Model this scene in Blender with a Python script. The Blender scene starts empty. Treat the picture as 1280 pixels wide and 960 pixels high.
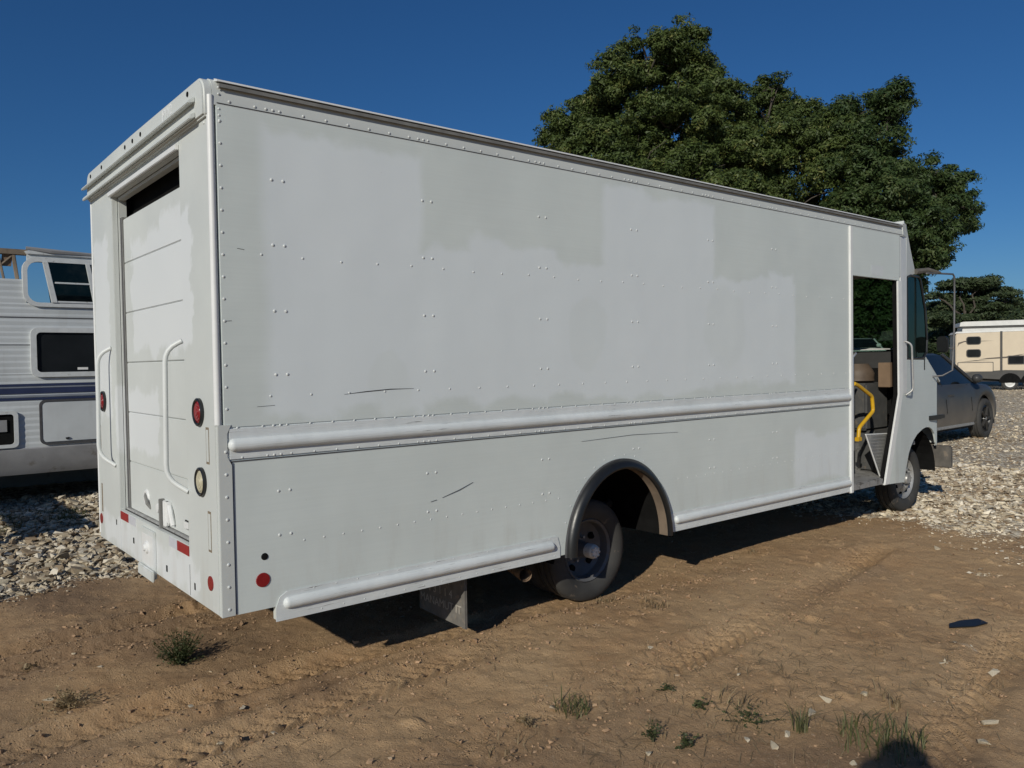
import bpy, bmesh, math, random
import numpy as np
from mathutils import Vector, Matrix

# ------------------------------------------------------------------ camera, sky, sun, exposure
S = bpy.context.scene
COL = S.collection
RAD = math.radians
GZ = -0.09                                   # ground level; z = 0 is the datum of the truck survey

def look(yaw, pitch, roll):
    y, p, r = RAD(yaw), RAD(pitch), RAD(roll)
    fwd = Vector((math.cos(y)*math.cos(p), math.sin(y)*math.cos(p), math.sin(p)))
    right = Vector((math.sin(y), -math.cos(y), 0)); up = right.cross(fwd)
    r2 = math.cos(r)*right + math.sin(r)*up; u2 = -math.sin(r)*right + math.cos(r)*up
    return r2, u2, fwd
CAM = Vector((-1.2991, -3.7996, 1.62))
_r, _u, _f = look(50.698, -1.524, -0.902)
cd = bpy.data.cameras.new('camera'); cam = bpy.data.objects.new('camera', cd); COL.objects.link(cam)
m = Matrix((_r, _u, -_f)).transposed().to_4x4(); m.translation = CAM; cam.matrix_world = m
cd.sensor_width = 36; cd.lens = 996.27/1280*36; cd.clip_start = .02; cd.clip_end = 3000
S.camera = cam

SUN_DIR = Vector((math.cos(RAD(27))*math.cos(RAD(25)), math.sin(RAD(27))*math.cos(RAD(25)), -math.sin(RAD(25))))  # way the light travels
w = bpy.data.worlds.new('World'); S.world = w; w.use_nodes = True
nt = w.node_tree; bg = nt.nodes['Background']
sky = nt.nodes.new('ShaderNodeTexSky'); sky.sky_type = 'NISHITA'; sky.sun_disc = False
sky.sun_elevation = RAD(25)
sky.sun_rotation = math.atan2(-SUN_DIR.x, -SUN_DIR.y)
sky.altitude = 0; sky.air_density = 1.0; sky.dust_density = 0.15; sky.ozone_density = 10.0
hs = nt.nodes.new('ShaderNodeHueSaturation'); hs.inputs['Saturation'].default_value = 1.06
nt.links.new(sky.outputs[0], hs.inputs['Color']); nt.links.new(hs.outputs[0], bg.inputs[0]); bg.inputs[1].default_value = 0.05
sd = bpy.data.lights.new('sun', 'SUN'); sd.energy = 3.0; sd.angle = RAD(.5); sd.color = (1, .95, .835)
sun = bpy.data.objects.new('sun', sd); COL.objects.link(sun); sun.location = (-20, -10, 20)
sun.rotation_euler = (-SUN_DIR).to_track_quat('Z', 'Y').to_euler()
S.view_settings.view_transform = 'Standard'; S.view_settings.look = 'None'; S.view_settings.gamma = 1
S.view_settings.use_curve_mapping = False; S.view_settings.exposure = 0.13

# ------------------------------------------------------------------ node helpers and materials
def nd(t, typ, **kw):
    n = t.nodes.new(typ)
    for k, v in kw.items(): setattr(n, k, v)
    return n
def mth(t, op, a, b=None, c=None, clamp=False):
    n = t.nodes.new('ShaderNodeMath'); n.operation = op; n.use_clamp = clamp
    for i, v in enumerate((a, b, c)):
        if v is None: continue
        if isinstance(v, (int, float)): n.inputs[i].default_value = v
        else: t.links.new(v, n.inputs[i])
    return n.outputs[0]
def mix(t, fac, a, b, bt='MIX'):
    n = t.nodes.new('ShaderNodeMix'); n.data_type = 'RGBA'; n.blend_type = bt
    for i, v in ((0, fac), (6, a), (7, b)):
        if isinstance(v, (int, float)): n.inputs[i].default_value = v
        elif isinstance(v, (tuple, list)): n.inputs[i].default_value = (*v[:3], 1)
        else: t.links.new(v, n.inputs[i])
    return n.outputs[2]
def noise(t, vec, scale, detail=3, rough=.55, sc=None):
    if sc is not None:
        mp = nd(t, 'ShaderNodeMapping'); mp.inputs['Scale'].default_value = sc; t.links.new(vec, mp.inputs[0]); vec = mp.outputs[0]
    n = nd(t, 'ShaderNodeTexNoise'); n.inputs['Scale'].default_value = scale; n.inputs['Detail'].default_value = detail
    n.inputs['Roughness'].default_value = rough; t.links.new(vec, n.inputs['Vector']); return n.outputs[0]
def ramp(t, v, lo, hi, a=0., b=1.):
    n = nd(t, 'ShaderNodeMapRange'); n.interpolation_type = 'SMOOTHSTEP'; t.links.new(v, n.inputs[0])
    for i, x in ((1, lo), (2, hi), (3, a), (4, b)):
        if isinstance(x, (int, float)): n.inputs[i].default_value = x
        else: t.links.new(x, n.inputs[i])
    return n.outputs[0]
def bump(t, h, strength, dist, bsdf):
    n = nd(t, 'ShaderNodeBump'); n.inputs['Strength'].default_value = strength; n.inputs['Distance'].default_value = dist
    t.links.new(h, n.inputs['Height']); t.links.new(n.outputs[0], bsdf.inputs['Normal'])
def newmat(name):
    mt = bpy.data.materials.new(name); mt.use_nodes = True; t = mt.node_tree
    return mt, t, t.nodes['Principled BSDF']
def mat(name, c, rough=.6, metal=0., var=.12, scale=6., c2=None, amt=.0, bmp=0., bscale=60., spec=None, coord='Object'):
    """plain material with uneven tone (var), a second colour in patches (c2, amt) and fine relief"""
    mt, t, b = newmat(name)
    co = nd(t, 'ShaderNodeTexCoord').outputs[coord]
    n1 = noise(t, co, scale, 5, .6)
    f = ramp(t, n1, .25, .75)
    col = mix(t, f, tuple(x*(1-var) for x in c), tuple(min(1, x*(1+var)) for x in c))
    if c2: 
        n2 = noise(t, co, scale*1.7, 6, .65)
        col = mix(t, ramp(t, n2, .62-amt*.5, .72-amt*.4), col, c2)
    t.links.new(col, b.inputs['Base Color'])
    b.inputs['Roughness'].default_value = rough; b.inputs['Metallic'].default_value = metal
    if spec is not None: b.inputs['Specular IOR Level'].default_value = spec
    if bmp: bump(t, noise(t, co, bscale, 4, .6), bmp, .01, b)
    return mt
M = {}
def truck_paint(name, patches=False, base=(.60,.62,.60)):
    mt, t, b = newmat(name)
    co = nd(t, 'ShaderNodeTexCoord').outputs['Object']
    ad = nd(t, 'ShaderNodeVectorMath', operation='ADD'); ad.inputs[1].default_value = (4, 1.23, GZ); t.links.new(co, ad.inputs[0])
    co = ad.outputs[0]
    sp = nd(t, 'ShaderNodeSeparateXYZ'); t.links.new(co, sp.inputs[0]); X, Z = sp.outputs[0], sp.outputs[2]
    big = noise(t, co, 1.1, 4, .6); fine = noise(t, co, 30, 3, .6)
    col = mix(t, ramp(t, big, .3, .7), tuple(x*.96 for x in base), tuple(x*1.035 for x in base))
    stri = noise(t, co, 1.0, 2, .5, sc=(1.5, 1.5, 90)) if patches == 'side' else fine
    col = mix(t, mth(t, 'MULTIPLY', ramp(t, stri, .35, .65), .10 if patches == 'side' else .06), col, tuple(x*.8 for x in base))
    if patches == 'rear':
        Y = sp.outputs[1]
        w1 = mth(t, 'MULTIPLY', mth(t, 'SUBTRACT', noise(t, co, 5, 3, .6), .5), .28)
        wy, wz = mth(t, 'ADD', Y, w1), mth(t, 'ADD', Z, w1)
        msk = None
        for (a0, a1, z0, z1) in ((.30, 1.62, 1.72, 2.42), (.50, 1.0, 2.2, 2.48), (1.1, 1.9, 1.1, 1.5), (2.0, 2.40, 1.3, 2.5), (.30, 2.3, .45, .62)):
            r_ = mth(t, 'MULTIPLY', mth(t, 'MULTIPLY', ramp(t, wy, a0-.015, a0+.015), ramp(t, wy, a1+.015, a1-.015)), mth(t, 'MULTIPLY', ramp(t, wz, z0-.03, z0+.03), ramp(t, wz, z1+.03, z1-.03)))
            msk = r_ if msk is None else mth(t, 'MAXIMUM', msk, r_)
        col = mix(t, mth(t, 'MULTIPLY', msk, .9), col, (.675, .70, .705))
    if patches == 'side':
        n1 = noise(t, co, 2.3, 2, .5); n2 = noise(t, co, 9, 3, .6)
        wob = mth(t, 'ADD', mth(t, 'MULTIPLY', mth(t, 'SUBTRACT', n1, .5), .30), mth(t, 'MULTIPLY', mth(t, 'SUBTRACT', n2, .5), .10))
        wx = mth(t, 'ADD', X, mth(t, 'MULTIPLY', wob, .35)); wz = mth(t, 'ADD', Z, wob)
        def rect(x0, x1, z0, z1, sx=.04, sz=.035, wzf=wz):
            a = mth(t, 'MULTIPLY', ramp(t, wx, x0-sx, x0+sx), ramp(t, wx, x1+.035, x1-.035))
            c = mth(t, 'MULTIPLY', ramp(t, wzf, z0-sz, z0+sz), ramp(t, wzf, z1+sz, z1-sz))
            return mth(t, 'MULTIPLY', a, c)
        R = [rect(.25, 1.18, 1.36, 2.79, .05), rect(.30, 5.0, 1.40, 2.29), rect(2.63, 3.86, 1.38, 2.80), rect(4.98, 5.87, .52, .95, .03),
             rect(1.5, 2.2, 2.2, 2.36), rect(4.6, 4.98, 2.2, 2.36)]
        msk = R[0]
        for r_ in R[1:]: msk = mth(t, 'MAXIMUM', msk, r_)
        roll = noise(t, co, 1.0, 3, .5, sc=(7, 1, .6))
        light = mix(t, ramp(t, roll, .3, .7), (.725, .775, .79), (.735, .785, .80))
        # a second, thinner coat and two rubbed-through discs
        coat = mth(t, 'MAXIMUM', rect(.36, 1.10, 2.0, 2.7, .02, .02), rect(2.75, 3.5, 1.5, 2.2, .05, .05))
        light = mix(t, mth(t, 'MULTIPLY', coat, .35), light, (.75, .795, .815))
        for (cx, cz, rr) in ((2.47, 1.84, .17), (4.0, 1.86, .26), (.95, 1.5, .14)):
            d = mth(t, 'ADD', mth(t, 'POWER', mth(t, 'SUBTRACT', wx, cx), 2), mth(t, 'POWER', mth(t, 'MULTIPLY', mth(t, 'SUBTRACT', wz, cz), .75), 2))
            light = mix(t, mth(t, 'MULTIPLY', ramp(t, d, rr*rr*1.25, rr*rr*.8), .45), light, (.68, .73, .72))
        col = mix(t, mth(t, 'MULTIPLY', msk, .88), col, light)
    # road dirt thrown up along the lower edge and thin grime runs
    g = noise(t, co, 3.0, 5, .65, sc=(2.2, 2.2, .5))
    low = ramp(t, Z, .95, .35)
    col = mix(t, mth(t, 'MULTIPLY', mth(t, 'MULTIPLY', low, ramp(t, g, .45, .8)), .35), col, (.36, .31, .25))
    spk = noise(t, co, 55, 2, .5)
    col = mix(t, mth(t, 'MULTIPLY', ramp(t, spk, .74, .80), .25), col, (.3, .28, .25))
    t.links.new(col, b.inputs['Base Color'])
    t.links.new(ramp(t, big, .2, .8, .42, .58), b.inputs['Roughness'])
    hb = mth(t, 'ADD', mth(t, 'MULTIPLY', noise(t, co, 1.6, 2, .5), 1.0), mth(t, 'MULTIPLY', noise(t, co, 220, 2, .5), .012))
    bump(t, hb, .32, .03, b)
    return mt
M['side'] = truck_paint('patched_white_paint', 'side', (.645, .695, .672))
M['paint'] = truck_paint('white_truck_paint', 'rear', (.575, .60, .58))
def rail_paint():
    mt, t, b = newmat('scuffed_rail_paint'); co = nd(t, 'ShaderNodeTexCoord').outputs['Object']
    col = mix(t, ramp(t, noise(t, co, 4, 4, .6), .3, .7), (.63, .665, .665), (.69, .72, .72))
    sc = noise(t, co, 1.0, 4, .62, sc=(5, 8, 150)); rg_ = noise(t, co, 2.2, 2, .5)
    col = mix(t, mth(t, 'MULTIPLY', ramp(t, sc, .60, .70), ramp(t, rg_, .40, .60)), col, (.16, .155, .15))
    t.links.new(col, b.inputs['Base Color']); b.inputs['Roughness'].default_value = .45
    bump(t, mth(t, 'ADD', noise(t, co, 3, 3, .6), mth(t, 'MULTIPLY', sc, .25)), .4, .02, b); return mt
M['rail'] = rail_paint()
M['rivet'] = mat('painted_rivet', (.62, .645, .635), .45, 0, .05, 5)
M['trim'] = mat('white_trim', (.72, .73, .72), .4, 0, .04, 8)
M['door'] = truck_paint('roll_door_paint', 'rear', (.585, .61, .59))
M['gutter'] = mat('weathered_gutter', (.20, .20, .19), .6, 0, .2, 10)
M['sill'] = mat('scuffed_sill', (.38, .38, .37), .5, .2, .25, 12, (.06, .06, .055), .04)
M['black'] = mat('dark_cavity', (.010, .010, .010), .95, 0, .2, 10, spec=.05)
M['under'] = mat('underbody_grime', (.03, .028, .026), .85, 0, .3, 6, (.08, .06, .045), .05)
M['rubber'] = mat('tyre_rubber', (.045, .044, .042), .8, 0, .2, 7, (.15, .12, .09), .04, .2, 70)
M['flare'] = mat('black_rubber_flare', (.012, .013, .014), .36, 0, .2, 6, None, .0, .05, 60)
M['dusty'] = mat('dusty_liner', (.17, .13, .095), .85, 0, .25, 8)
M['bumper'] = mat('grimy_bumper', (.11, .10, .088), .7, 0, .3, 6, (.2, .165, .13), .1)
M['steel'] = mat('wheel_steel', (.13, .13, .135), .5, .1, .2, 8, (.16, .12, .09), .12)
M['silver'] = mat('worn_silver', (.42, .42, .41), .45, .5, .15, 14, (.16, .11, .07), .05)
M['hubwhite'] = mat('chalky_hub_paint', (.68, .66, .62), .7, 0, .1, 30, (.35, .3, .25), .1, .4, 40)
M['alu'] = mat('bare_aluminium', (.55, .55, .54), .38, .8, .1, 12)
M['red'] = mat('red_lens', (.24, .012, .015), .25, 0, .1, 30)
M['redtape'] = mat('red_tape', (.30, .02, .02), .4, 0, .1, 30)
M['whitetape'] = mat('silver_tape', (.55, .56, .60), .4, 0, .06, 30)
M['clear'] = mat('yellowed_lens', (.50, .46, .33), .3, 0, .15, 25)
M['yellow'] = mat('yellow_rail_paint', (.62, .36, .015), .4, 0, .08, 10, (.3, .2, .05), .0)
M['cabgrey'] = mat('cab_grey_liner', (.07, .07, .068), .8, 0, .2, 8, (.12, .10, .08), .1)
M['floor'] = mat('worn_cab_floor', (.26, .255, .245), .75, 0, .2, 9, (.10, .09, .08), .15)
M['dash'] = mat('dark_dash', (.03, .03, .03), .7, 0, .15, 6)
M['card'] = mat('cardboard', (.20, .135, .085), .85, 0, .12, 10)
M['brown'] = mat('brown_vinyl', (.10, .072, .05), .6, 0, .2, 8)
M['paper'] = mat('pale_paper', (.7, .7, .68), .8, 0, .05, 10)
M['ghost'] = mat('faint_letters', (.72, .73, .735), .5, 0, .03, 30)
M['flapm'] = mat('mudflap_rubber', (.16, .15, .135), .8, 0, .25, 12, (.26, .21, .16), .12)
M['flaptxt'] = mat('flap_letters', (.42, .39, .34), .8, 0, .2, 30)
M['rust'] = mat('rusty_pipe', (.30, .21, .14), .8, .1, .25, 16, (.14, .08, .05), .15, .3, 40)
M['scratch'] = mat('scratch_dark', (.05, .05, .055), .8, 0, .3, 40)
M['stain'] = mat('rust_outline', (.20, .16, .11), .9, 0, .3, 40)
M['seam'] = mat('dark_seam_gap', (.06, .06, .065), .9, 0, .2, 20)  # dark colour for joints, tracks and beads
M['seal'] = mat('blue_grey_sealant', (.10, .12, .16), .7, 0, .2, 20)
def glass(name, tint, alpha=.6, rough=.03, ior=1.5):
    """thin tinted pane: part clear, part reflecting"""
    mt, t, b = newmat(name)
    out = t.nodes['Material Output']
    tr = nd(t, 'ShaderNodeBsdfTransparent'); tr.inputs[0].default_value = (*tint, 1)
    gl = nd(t, 'ShaderNodeBsdfGlossy'); gl.inputs['Roughness'].default_value = rough; gl.inputs[0].default_value = (.62, .85, .76, 1)
    fr = nd(t, 'ShaderNodeFresnel'); fr.inputs[0].default_value = ior
    co = nd(t, 'ShaderNodeTexCoord').outputs['Object']
    df = nd(t, 'ShaderNodeBsdfDiffuse'); df.inputs[0].default_value = (.25, .26, .24, 1)
    m1 = nd(t, 'ShaderNodeMixShader'); t.links.new(mth(t, 'MULTIPLY', ramp(t, noise(t, co, 5, 5, .7), .4, .8), alpha), m1.inputs[0])
    t.links.new(tr.outputs[0], m1.inputs[1]); t.links.new(df.outputs[0], m1.inputs[2])
    m2 = nd(t, 'ShaderNodeMixShader'); t.links.new(fr.outputs[0], m2.inputs[0])
    t.links.new(m1.outputs[0], m2.inputs[1]); t.links.new(gl.outputs[0], m2.inputs[2])
    t.links.new(m2.outputs[0], out.inputs['Surface'])
    return mt
M['wind'] = glass('tinted_windscreen', (.46, .57, .51), .05)
M['sideglass'] = glass('green_side_glass', (.10, .19, .16), .04, .04, 1.22)
M['carglass'] = glass('dark_car_glass', (.05, .06, .06), .05)
M['rvglass'] = glass('smoked_trailer_glass', (.04, .045, .05), .05)
def opaque_glass(name, c):
    return mat(name, c, .08, 0, .3, 2.0, spec=.22)
M['darkglass'] = opaque_glass('black_window_glass', (.012, .014, .016))

# ------------------------------------------------------------------ mesh helpers
class MB:
    def __init__(s): s.v = []; s.f = []
    def add(s, v, f):
        o = len(s.v); s.v += [tuple(p) for p in v]; s.f += [tuple(i+o for i in q) for q in f]; return s
    def box(s, x0, x1, y0, y1, z0, z1):
        v = [(x, y, z) for x in (x0, x1) for y in (y0, y1) for z in (z0, z1)]
        return s.add(v, [(0,1,3,2),(4,6,7,5),(0,4,5,1),(2,3,7,6),(0,2,6,4),(1,5,7,3)])
    def slab(s, pts, axis, a, b):
        """flat outline (list of 2-d points) pushed from a to b along axis"""
        n = len(pts)
        def P(p, d): return (d, p[0], p[1]) if axis == 'x' else ((p[0], d, p[1]) if axis == 'y' else (p[0], p[1], d))
        v = [P(p, a) for p in pts] + [P(p, b) for p in pts]
        return s.add(v, [tuple(range(n)), tuple(range(2*n-1, n-1, -1))] + [(i, (i+1) % n, (i+1) % n+n, i+n) for i in range(n)])
    def strip(s, xs, lo, hi, y0, y1):
        """upright sheet with a stepped/curved lower and upper edge; y may be functions of x"""
        Y0 = y0 if callable(y0) else (lambda x: y0); Y1 = y1 if callable(y1) else (lambda x: y1)
        v = []
        for x, a, b in zip(xs, lo, hi): v += [(x, Y0(x), a), (x, Y0(x), b), (x, Y1(x), b), (x, Y1(x), a)]
        f = [(0,1,2,3)]; n = len(xs)
        for i in range(n-1):
            for k in range(4): f.append((4*i+k, 4*i+(k+1) % 4, 4*i+4+(k+1) % 4, 4*i+4+k))
        f.append((4*n-1, 4*n-2, 4*n-3, 4*n-4)); return s.add(v, f)
    def lathe(s, prof, c, axis='y', n=32, sign=1, caps=True):
        v = []; k = len(prof)
        for i in range(n):
            t = 2*math.pi*i/n; ct, st = math.cos(t), math.sin(t)
            for r, a in prof:
                a *= sign
                p = (r*ct, a, r*st) if axis == 'y' else ((a, r*ct, r*st) if axis == 'x' else (r*ct, r*st, a))
                v.append((c[0]+p[0], c[1]+p[1], c[2]+p[2]))
        f = [(i*k+j, i*k+j+1, ((i+1) % n)*k+j+1, ((i+1) % n)*k+j) for i in range(n) for j in range(k-1)]
        if caps and prof[0][0] > 1e-5: f.append(tuple(i*k for i in range(n)))
        if caps and prof[-1][0] > 1e-5: f.append(tuple(i*k+k-1 for i in range(n))[::-1])
        return s.add(v, f)
    def tube(s, pts, r, n=8, caps=True):
        pts = [Vector(p) for p in pts]; rs = r if isinstance(r, (list, tuple)) else [r]*len(pts); v = []
        up = None
        for i, p in enumerate(pts):
            d = (pts[min(i+1, len(pts)-1)]-pts[max(i-1, 0)]).normalized()
            if up is None: up = d.orthogonal().normalized()
            up = (up - d*up.dot(d)); up = up.normalized() if up.length > 1e-4 else d.orthogonal().normalized()
            sd_ = d.cross(up)
            for k in range(n):
                t = 2*math.pi*k/n; v.append(p+(up*math.cos(t)+sd_*math.sin(t))*rs[i])
        f = [(i*n+k, i*n+(k+1) % n, (i+1)*n+(k+1) % n, (i+1)*n+k) for i in range(len(pts)-1) for k in range(n)]
        if caps: f += [tuple(range(n))[::-1], tuple(range((len(pts)-1)*n, len(pts)*n))]
        return s.add(v, f)
    def dome(s, c, r, nrm, n=7, flat=.75):
        """rivet head"""
        nrm = Vector(nrm).normalized(); a = nrm.orthogonal().normalized(); b = nrm.cross(a); c = Vector(c); v = []
        for rr, h in ((1, 0), (.78, .55), (.3, .95)):
            for k in range(n):
                t = 2*math.pi*k/n; v.append(c+(a*math.cos(t)+b*math.sin(t))*rr*r+nrm*h*r*flat)
        f = [(i*n+k, i*n+(k+1) % n, (i+1)*n+(k+1) % n, (i+1)*n+k) for i in range(2) for k in range(n)]
        f.append(tuple(range(2*n, 3*n))); return s.add(v, f)
    def build(s, name, mt, parent=None, off=(0, 0, 0), bevel=0., seg=2, smooth=None, kind=None):
        me = bpy.data.meshes.new(name)
        me.from_pydata([(p[0]-off[0], p[1]-off[1], p[2]-off[2]) for p in s.v], [], s.f)
        bm = bmesh.new(); bm.from_mesh(me)
        bmesh.ops.remove_doubles(bm, verts=bm.verts, dist=1e-5)
        bmesh.ops.recalc_face_normals(bm, faces=bm.faces)
        if bevel:
            es = [e for e in bm.edges if len(e.link_faces) == 2 and e.calc_face_angle(0) > .5]
            bmesh.ops.bevel(bm, geom=es, offset=bevel, segments=seg, affect='EDGES', clamp_overlap=True)
        bm.to_mesh(me); bm.free()
        if smooth or bevel:
            me.shade_smooth(); me.set_sharp_from_angle(angle=RAD(smooth or 40))
        me.materials.append(M[mt] if isinstance(mt, str) else mt)
        o = bpy.data.objects.new(name, me); COL.objects.link(o)
        if parent: o.parent = parent
        if kind: o['kind'] = kind
        return o
def empty(name, loc, label, cat, rz=0, group=None):
    o = bpy.data.objects.new(name, None); COL.objects.link(o); o.location = loc; o.rotation_euler = (0, 0, rz)
    o.empty_display_size = .2
    return tag(o, label, cat, group)
def tag(o, label, cat, group=None, kind=None):
    o['label'] = label; o['category'] = cat
    if group: o['group'] = group
    if kind: o['kind'] = kind
    return o
def big_mesh(name, V, F, mt, attr=None, smooth=False):
    V = np.asarray(V, np.float32); F = np.asarray(F, np.int32); k = F.shape[1]
    me = bpy.data.meshes.new(name); me.vertices.add(len(V)); me.vertices.foreach_set('co', V.ravel())
    me.loops.add(F.size); me.loops.foreach_set('vertex_index', F.ravel())
    me.polygons.add(len(F)); me.polygons.foreach_set('loop_start', np.arange(len(F), dtype=np.int32)*k)
    me.polygons.foreach_set('loop_total', np.full(len(F), k, np.int32))
    me.update(calc_edges=True)
    for nm, arr in (attr or {}).items():
        a = me.attributes.new(nm, 'FLOAT', 'POINT'); a.data.foreach_set('value', np.asarray(arr, np.float32).ravel())
    me.shade_smooth() if smooth else me.shade_flat()
    me.materials.append(mt); o = bpy.data.objects.new(name, me); COL.objects.link(o); return o
def text(name, body, size, mt, parent, loc, xdir, zdir, off=(0, 0, 0)):
    cu = bpy.data.curves.new(name, 'FONT'); cu.body = body; cu.size = size; cu.extrude = .0008; cu.align_x = 'CENTER'
    tmp = bpy.data.objects.new(name, cu); COL.objects.link(tmp); bpy.context.view_layer.update()
    me = bpy.data.meshes.new_from_object(tmp.evaluated_get(bpy.context.evaluated_depsgraph_get())); bpy.data.objects.remove(tmp)
    me.materials.clear(); me.materials.append(M[mt]); o = bpy.data.objects.new(name, me); COL.objects.link(o); o['kind'] = 'stuff'
    x = Vector(xdir).normalized(); y = Vector(zdir).normalized(); z = x.cross(y)
    mm = Matrix((x, y, z)).transposed().to_4x4(); mm.translation = Vector(loc)-Vector(off); o.matrix_local = mm
    o.parent = parent; return o

def rr_pts(x0, x1, z0, z1, r, n=5):
    p = []
    for cx_, cz_, a0 in ((x1-r, z1-r, 0), (x0+r, z1-r, 90), (x0+r, z0+r, 180), (x1-r, z0+r, 270)):
        p += [(cx_+r*math.cos(RAD(a0+90*i/n)), cz_+r*math.sin(RAD(a0+90*i/n))) for i in range(n+1)]
    return p

# ------------------------------------------------------------------ value noise on arrays
def _h(ix, iy, seed):
    n = (ix.astype(np.int64)*374761393 + iy.astype(np.int64)*668265263 + seed*1442695041) & 0xffffffff
    n = ((n ^ (n >> 13))*1274126177) & 0xffffffff
    return ((n ^ (n >> 16)) & 0xffff)/65535.
def vn(x, y, seed=0):
    ix, iy = np.floor(x), np.floor(y); fx, fy = x-ix, y-iy; fx = fx*fx*(3-2*fx); fy = fy*fy*(3-2*fy)
    a, b, c, d = _h(ix, iy, seed), _h(ix+1, iy, seed), _h(ix, iy+1, seed), _h(ix+1, iy+1, seed)
    return (a*(1-fx)+b*fx)*(1-fy)+(c*(1-fx)+d*fx)*fy
def fbm(x, y, s, seed, o=4, g=.5):
    r = 0; a = 1; t = 0
    for i in range(o):
        r = r+a*vn(x/s+i*17.3, y/s-i*9.1, seed+i); t += a; a *= g; s *= .5
    return r/t - .5
sst = lambda a, b, v: (lambda q: q*q*(3-2*q))(np.clip((v-a)/(b-a), 0, 1))
def gravel_mask(x, y):
    n = fbm(x, y, 1.6, 11, 4, .6)
    yb = np.clip(3.7+.55*x, 2.4, 4.6)
    left = sst(-.45, .35, y-yb+n*1.9)
    xb = 7.15+np.clip(-(y+.4)*.25, -.6, 2)
    right = sst(-1.1, .9, x-xb+n*3.4)
    patch = sst(.10, .26, fbm(x, y, .9, 23, 4, .6) - .35*np.hypot((x-5.6)/1.5, (y+1.5)/.6)**1 + .16)
    patch2 = sst(.10, .28, fbm(x, y, .5, 29, 4, .6) - .35*np.hypot((x-3.6)/1.2, (y+1.9)/.45) + .12)*.8
    return np.clip(np.maximum(np.maximum(left, right), np.maximum(patch, patch2)*.42), 0, 1)
def ground_h(x, y):
    g = gravel_mask(x, y)
    near = np.exp(-(np.maximum(0, np.hypot(x-2, y)-12)/20)**2)
    h = .04*fbm(x, y, 1.8, 1, 3)+.026*fbm(x, y, .45, 5, 4, .62)+.019*fbm(x, y, .09, 8, 3, .7)
    lump = np.maximum(0, fbm(x, y, .085, 31, 2)-.17)*.10*sst(-.05, .15, fbm(x, y, .7, 33, 2))
    h = h + lump*(1-g)
    # tyre ruts with tread print, running the way the truck stands
    for (yc, wd, dp, sl, x0, x1) in ((.30, .13, .035, -.02, -2.5, 3.4), (1.92, .12, .03, .05, -3, .9), (1.62, .10, .02, .05, -3, .8), (-.12, .12, .018, .0, -3, 2.2), (-1.05, .14, .02, .10, -3, 6), (-2.6, .14, .015, .12, -3, 6)):
        yy = y-(yc+sl*x+.10*np.sin(x*.7+yc*3)+.04*fbm(x, y*0, .8, 41, 2)); inn = np.exp(-(yy/wd)**4)
        rim = np.exp(-((np.abs(yy)-wd*1.35)/(.05))**2)
        fade = sst(x0, x0+.6, x)*(1-sst(x1-.6, x1, x))*(.5+1.0*sst(-.2, .2, fbm(x, y, .9, 43, 2)))
        tread = np.clip(1.8*np.sin((x+np.abs(yy)*1.2)*2*np.pi/.095), -1, 1)*.5*np.exp(-(yy/(wd*.85))**8)
        h = h + fade*(-1.0*dp*inn+.7*dp*rim+.018*tread)
    # soil pushed up and pressed at the wheels
    for wx in (2.70, 7.63):
        d = np.hypot((x-wx)/.28, (y-.33)/.2); h = h*(1-np.exp(-d**2)) - .004*np.exp(-d**2)
    h = h + g*(.035*fbm(x, y, .10, 55, 2)+.03*fbm(x, y, .6, 57, 2))
    return GZ + h*(.25+.75*near)

# ------------------------------------------------------------------ ground
def axis_pts(a, b, step, lo, hi, gr=1.07):
    c = list(np.arange(a, b, step)); s = step; p = c[-1]
    while p < hi: s *= gr; p += s; c.append(p)
    s = step; p = c[0]; pre = []
    while p > lo: s *= gr; p -= s; pre.append(p)
    return np.array(pre[::-1]+c)
gx = axis_pts(-1.4, 7.6, .021, -900, 900); gy = axis_pts(-3.0, 2.6, .021, -900, 900)
GX, GY = np.meshgrid(gx, gy, indexing='ij')
H = ground_h(GX, GY); V = np.stack([GX, GY, H], -1).reshape(-1, 3)
nx, ny = len(gx), len(gy); ii = (np.arange(nx-1)[:, None]*ny+np.arange(ny-1)[None, :]).ravel()
F = np.stack([ii, ii+ny, ii+ny+1, ii+1], 1)
dark_dirt = sst(.0, .28, fbm(GX, GY, 1.5, 61, 4, .6)+.25*np.exp(-((GX-4.2)/1.1)**2-((GY+.75)/.35)**2)+.16*np.exp(-((GY-.2)/.35)**2)*(GX < 2.2)+.16*sst(1.8, -.2, GX)-.04)  # darker dirt tone: random patches, a smear, a strip, and towards low x
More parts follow.
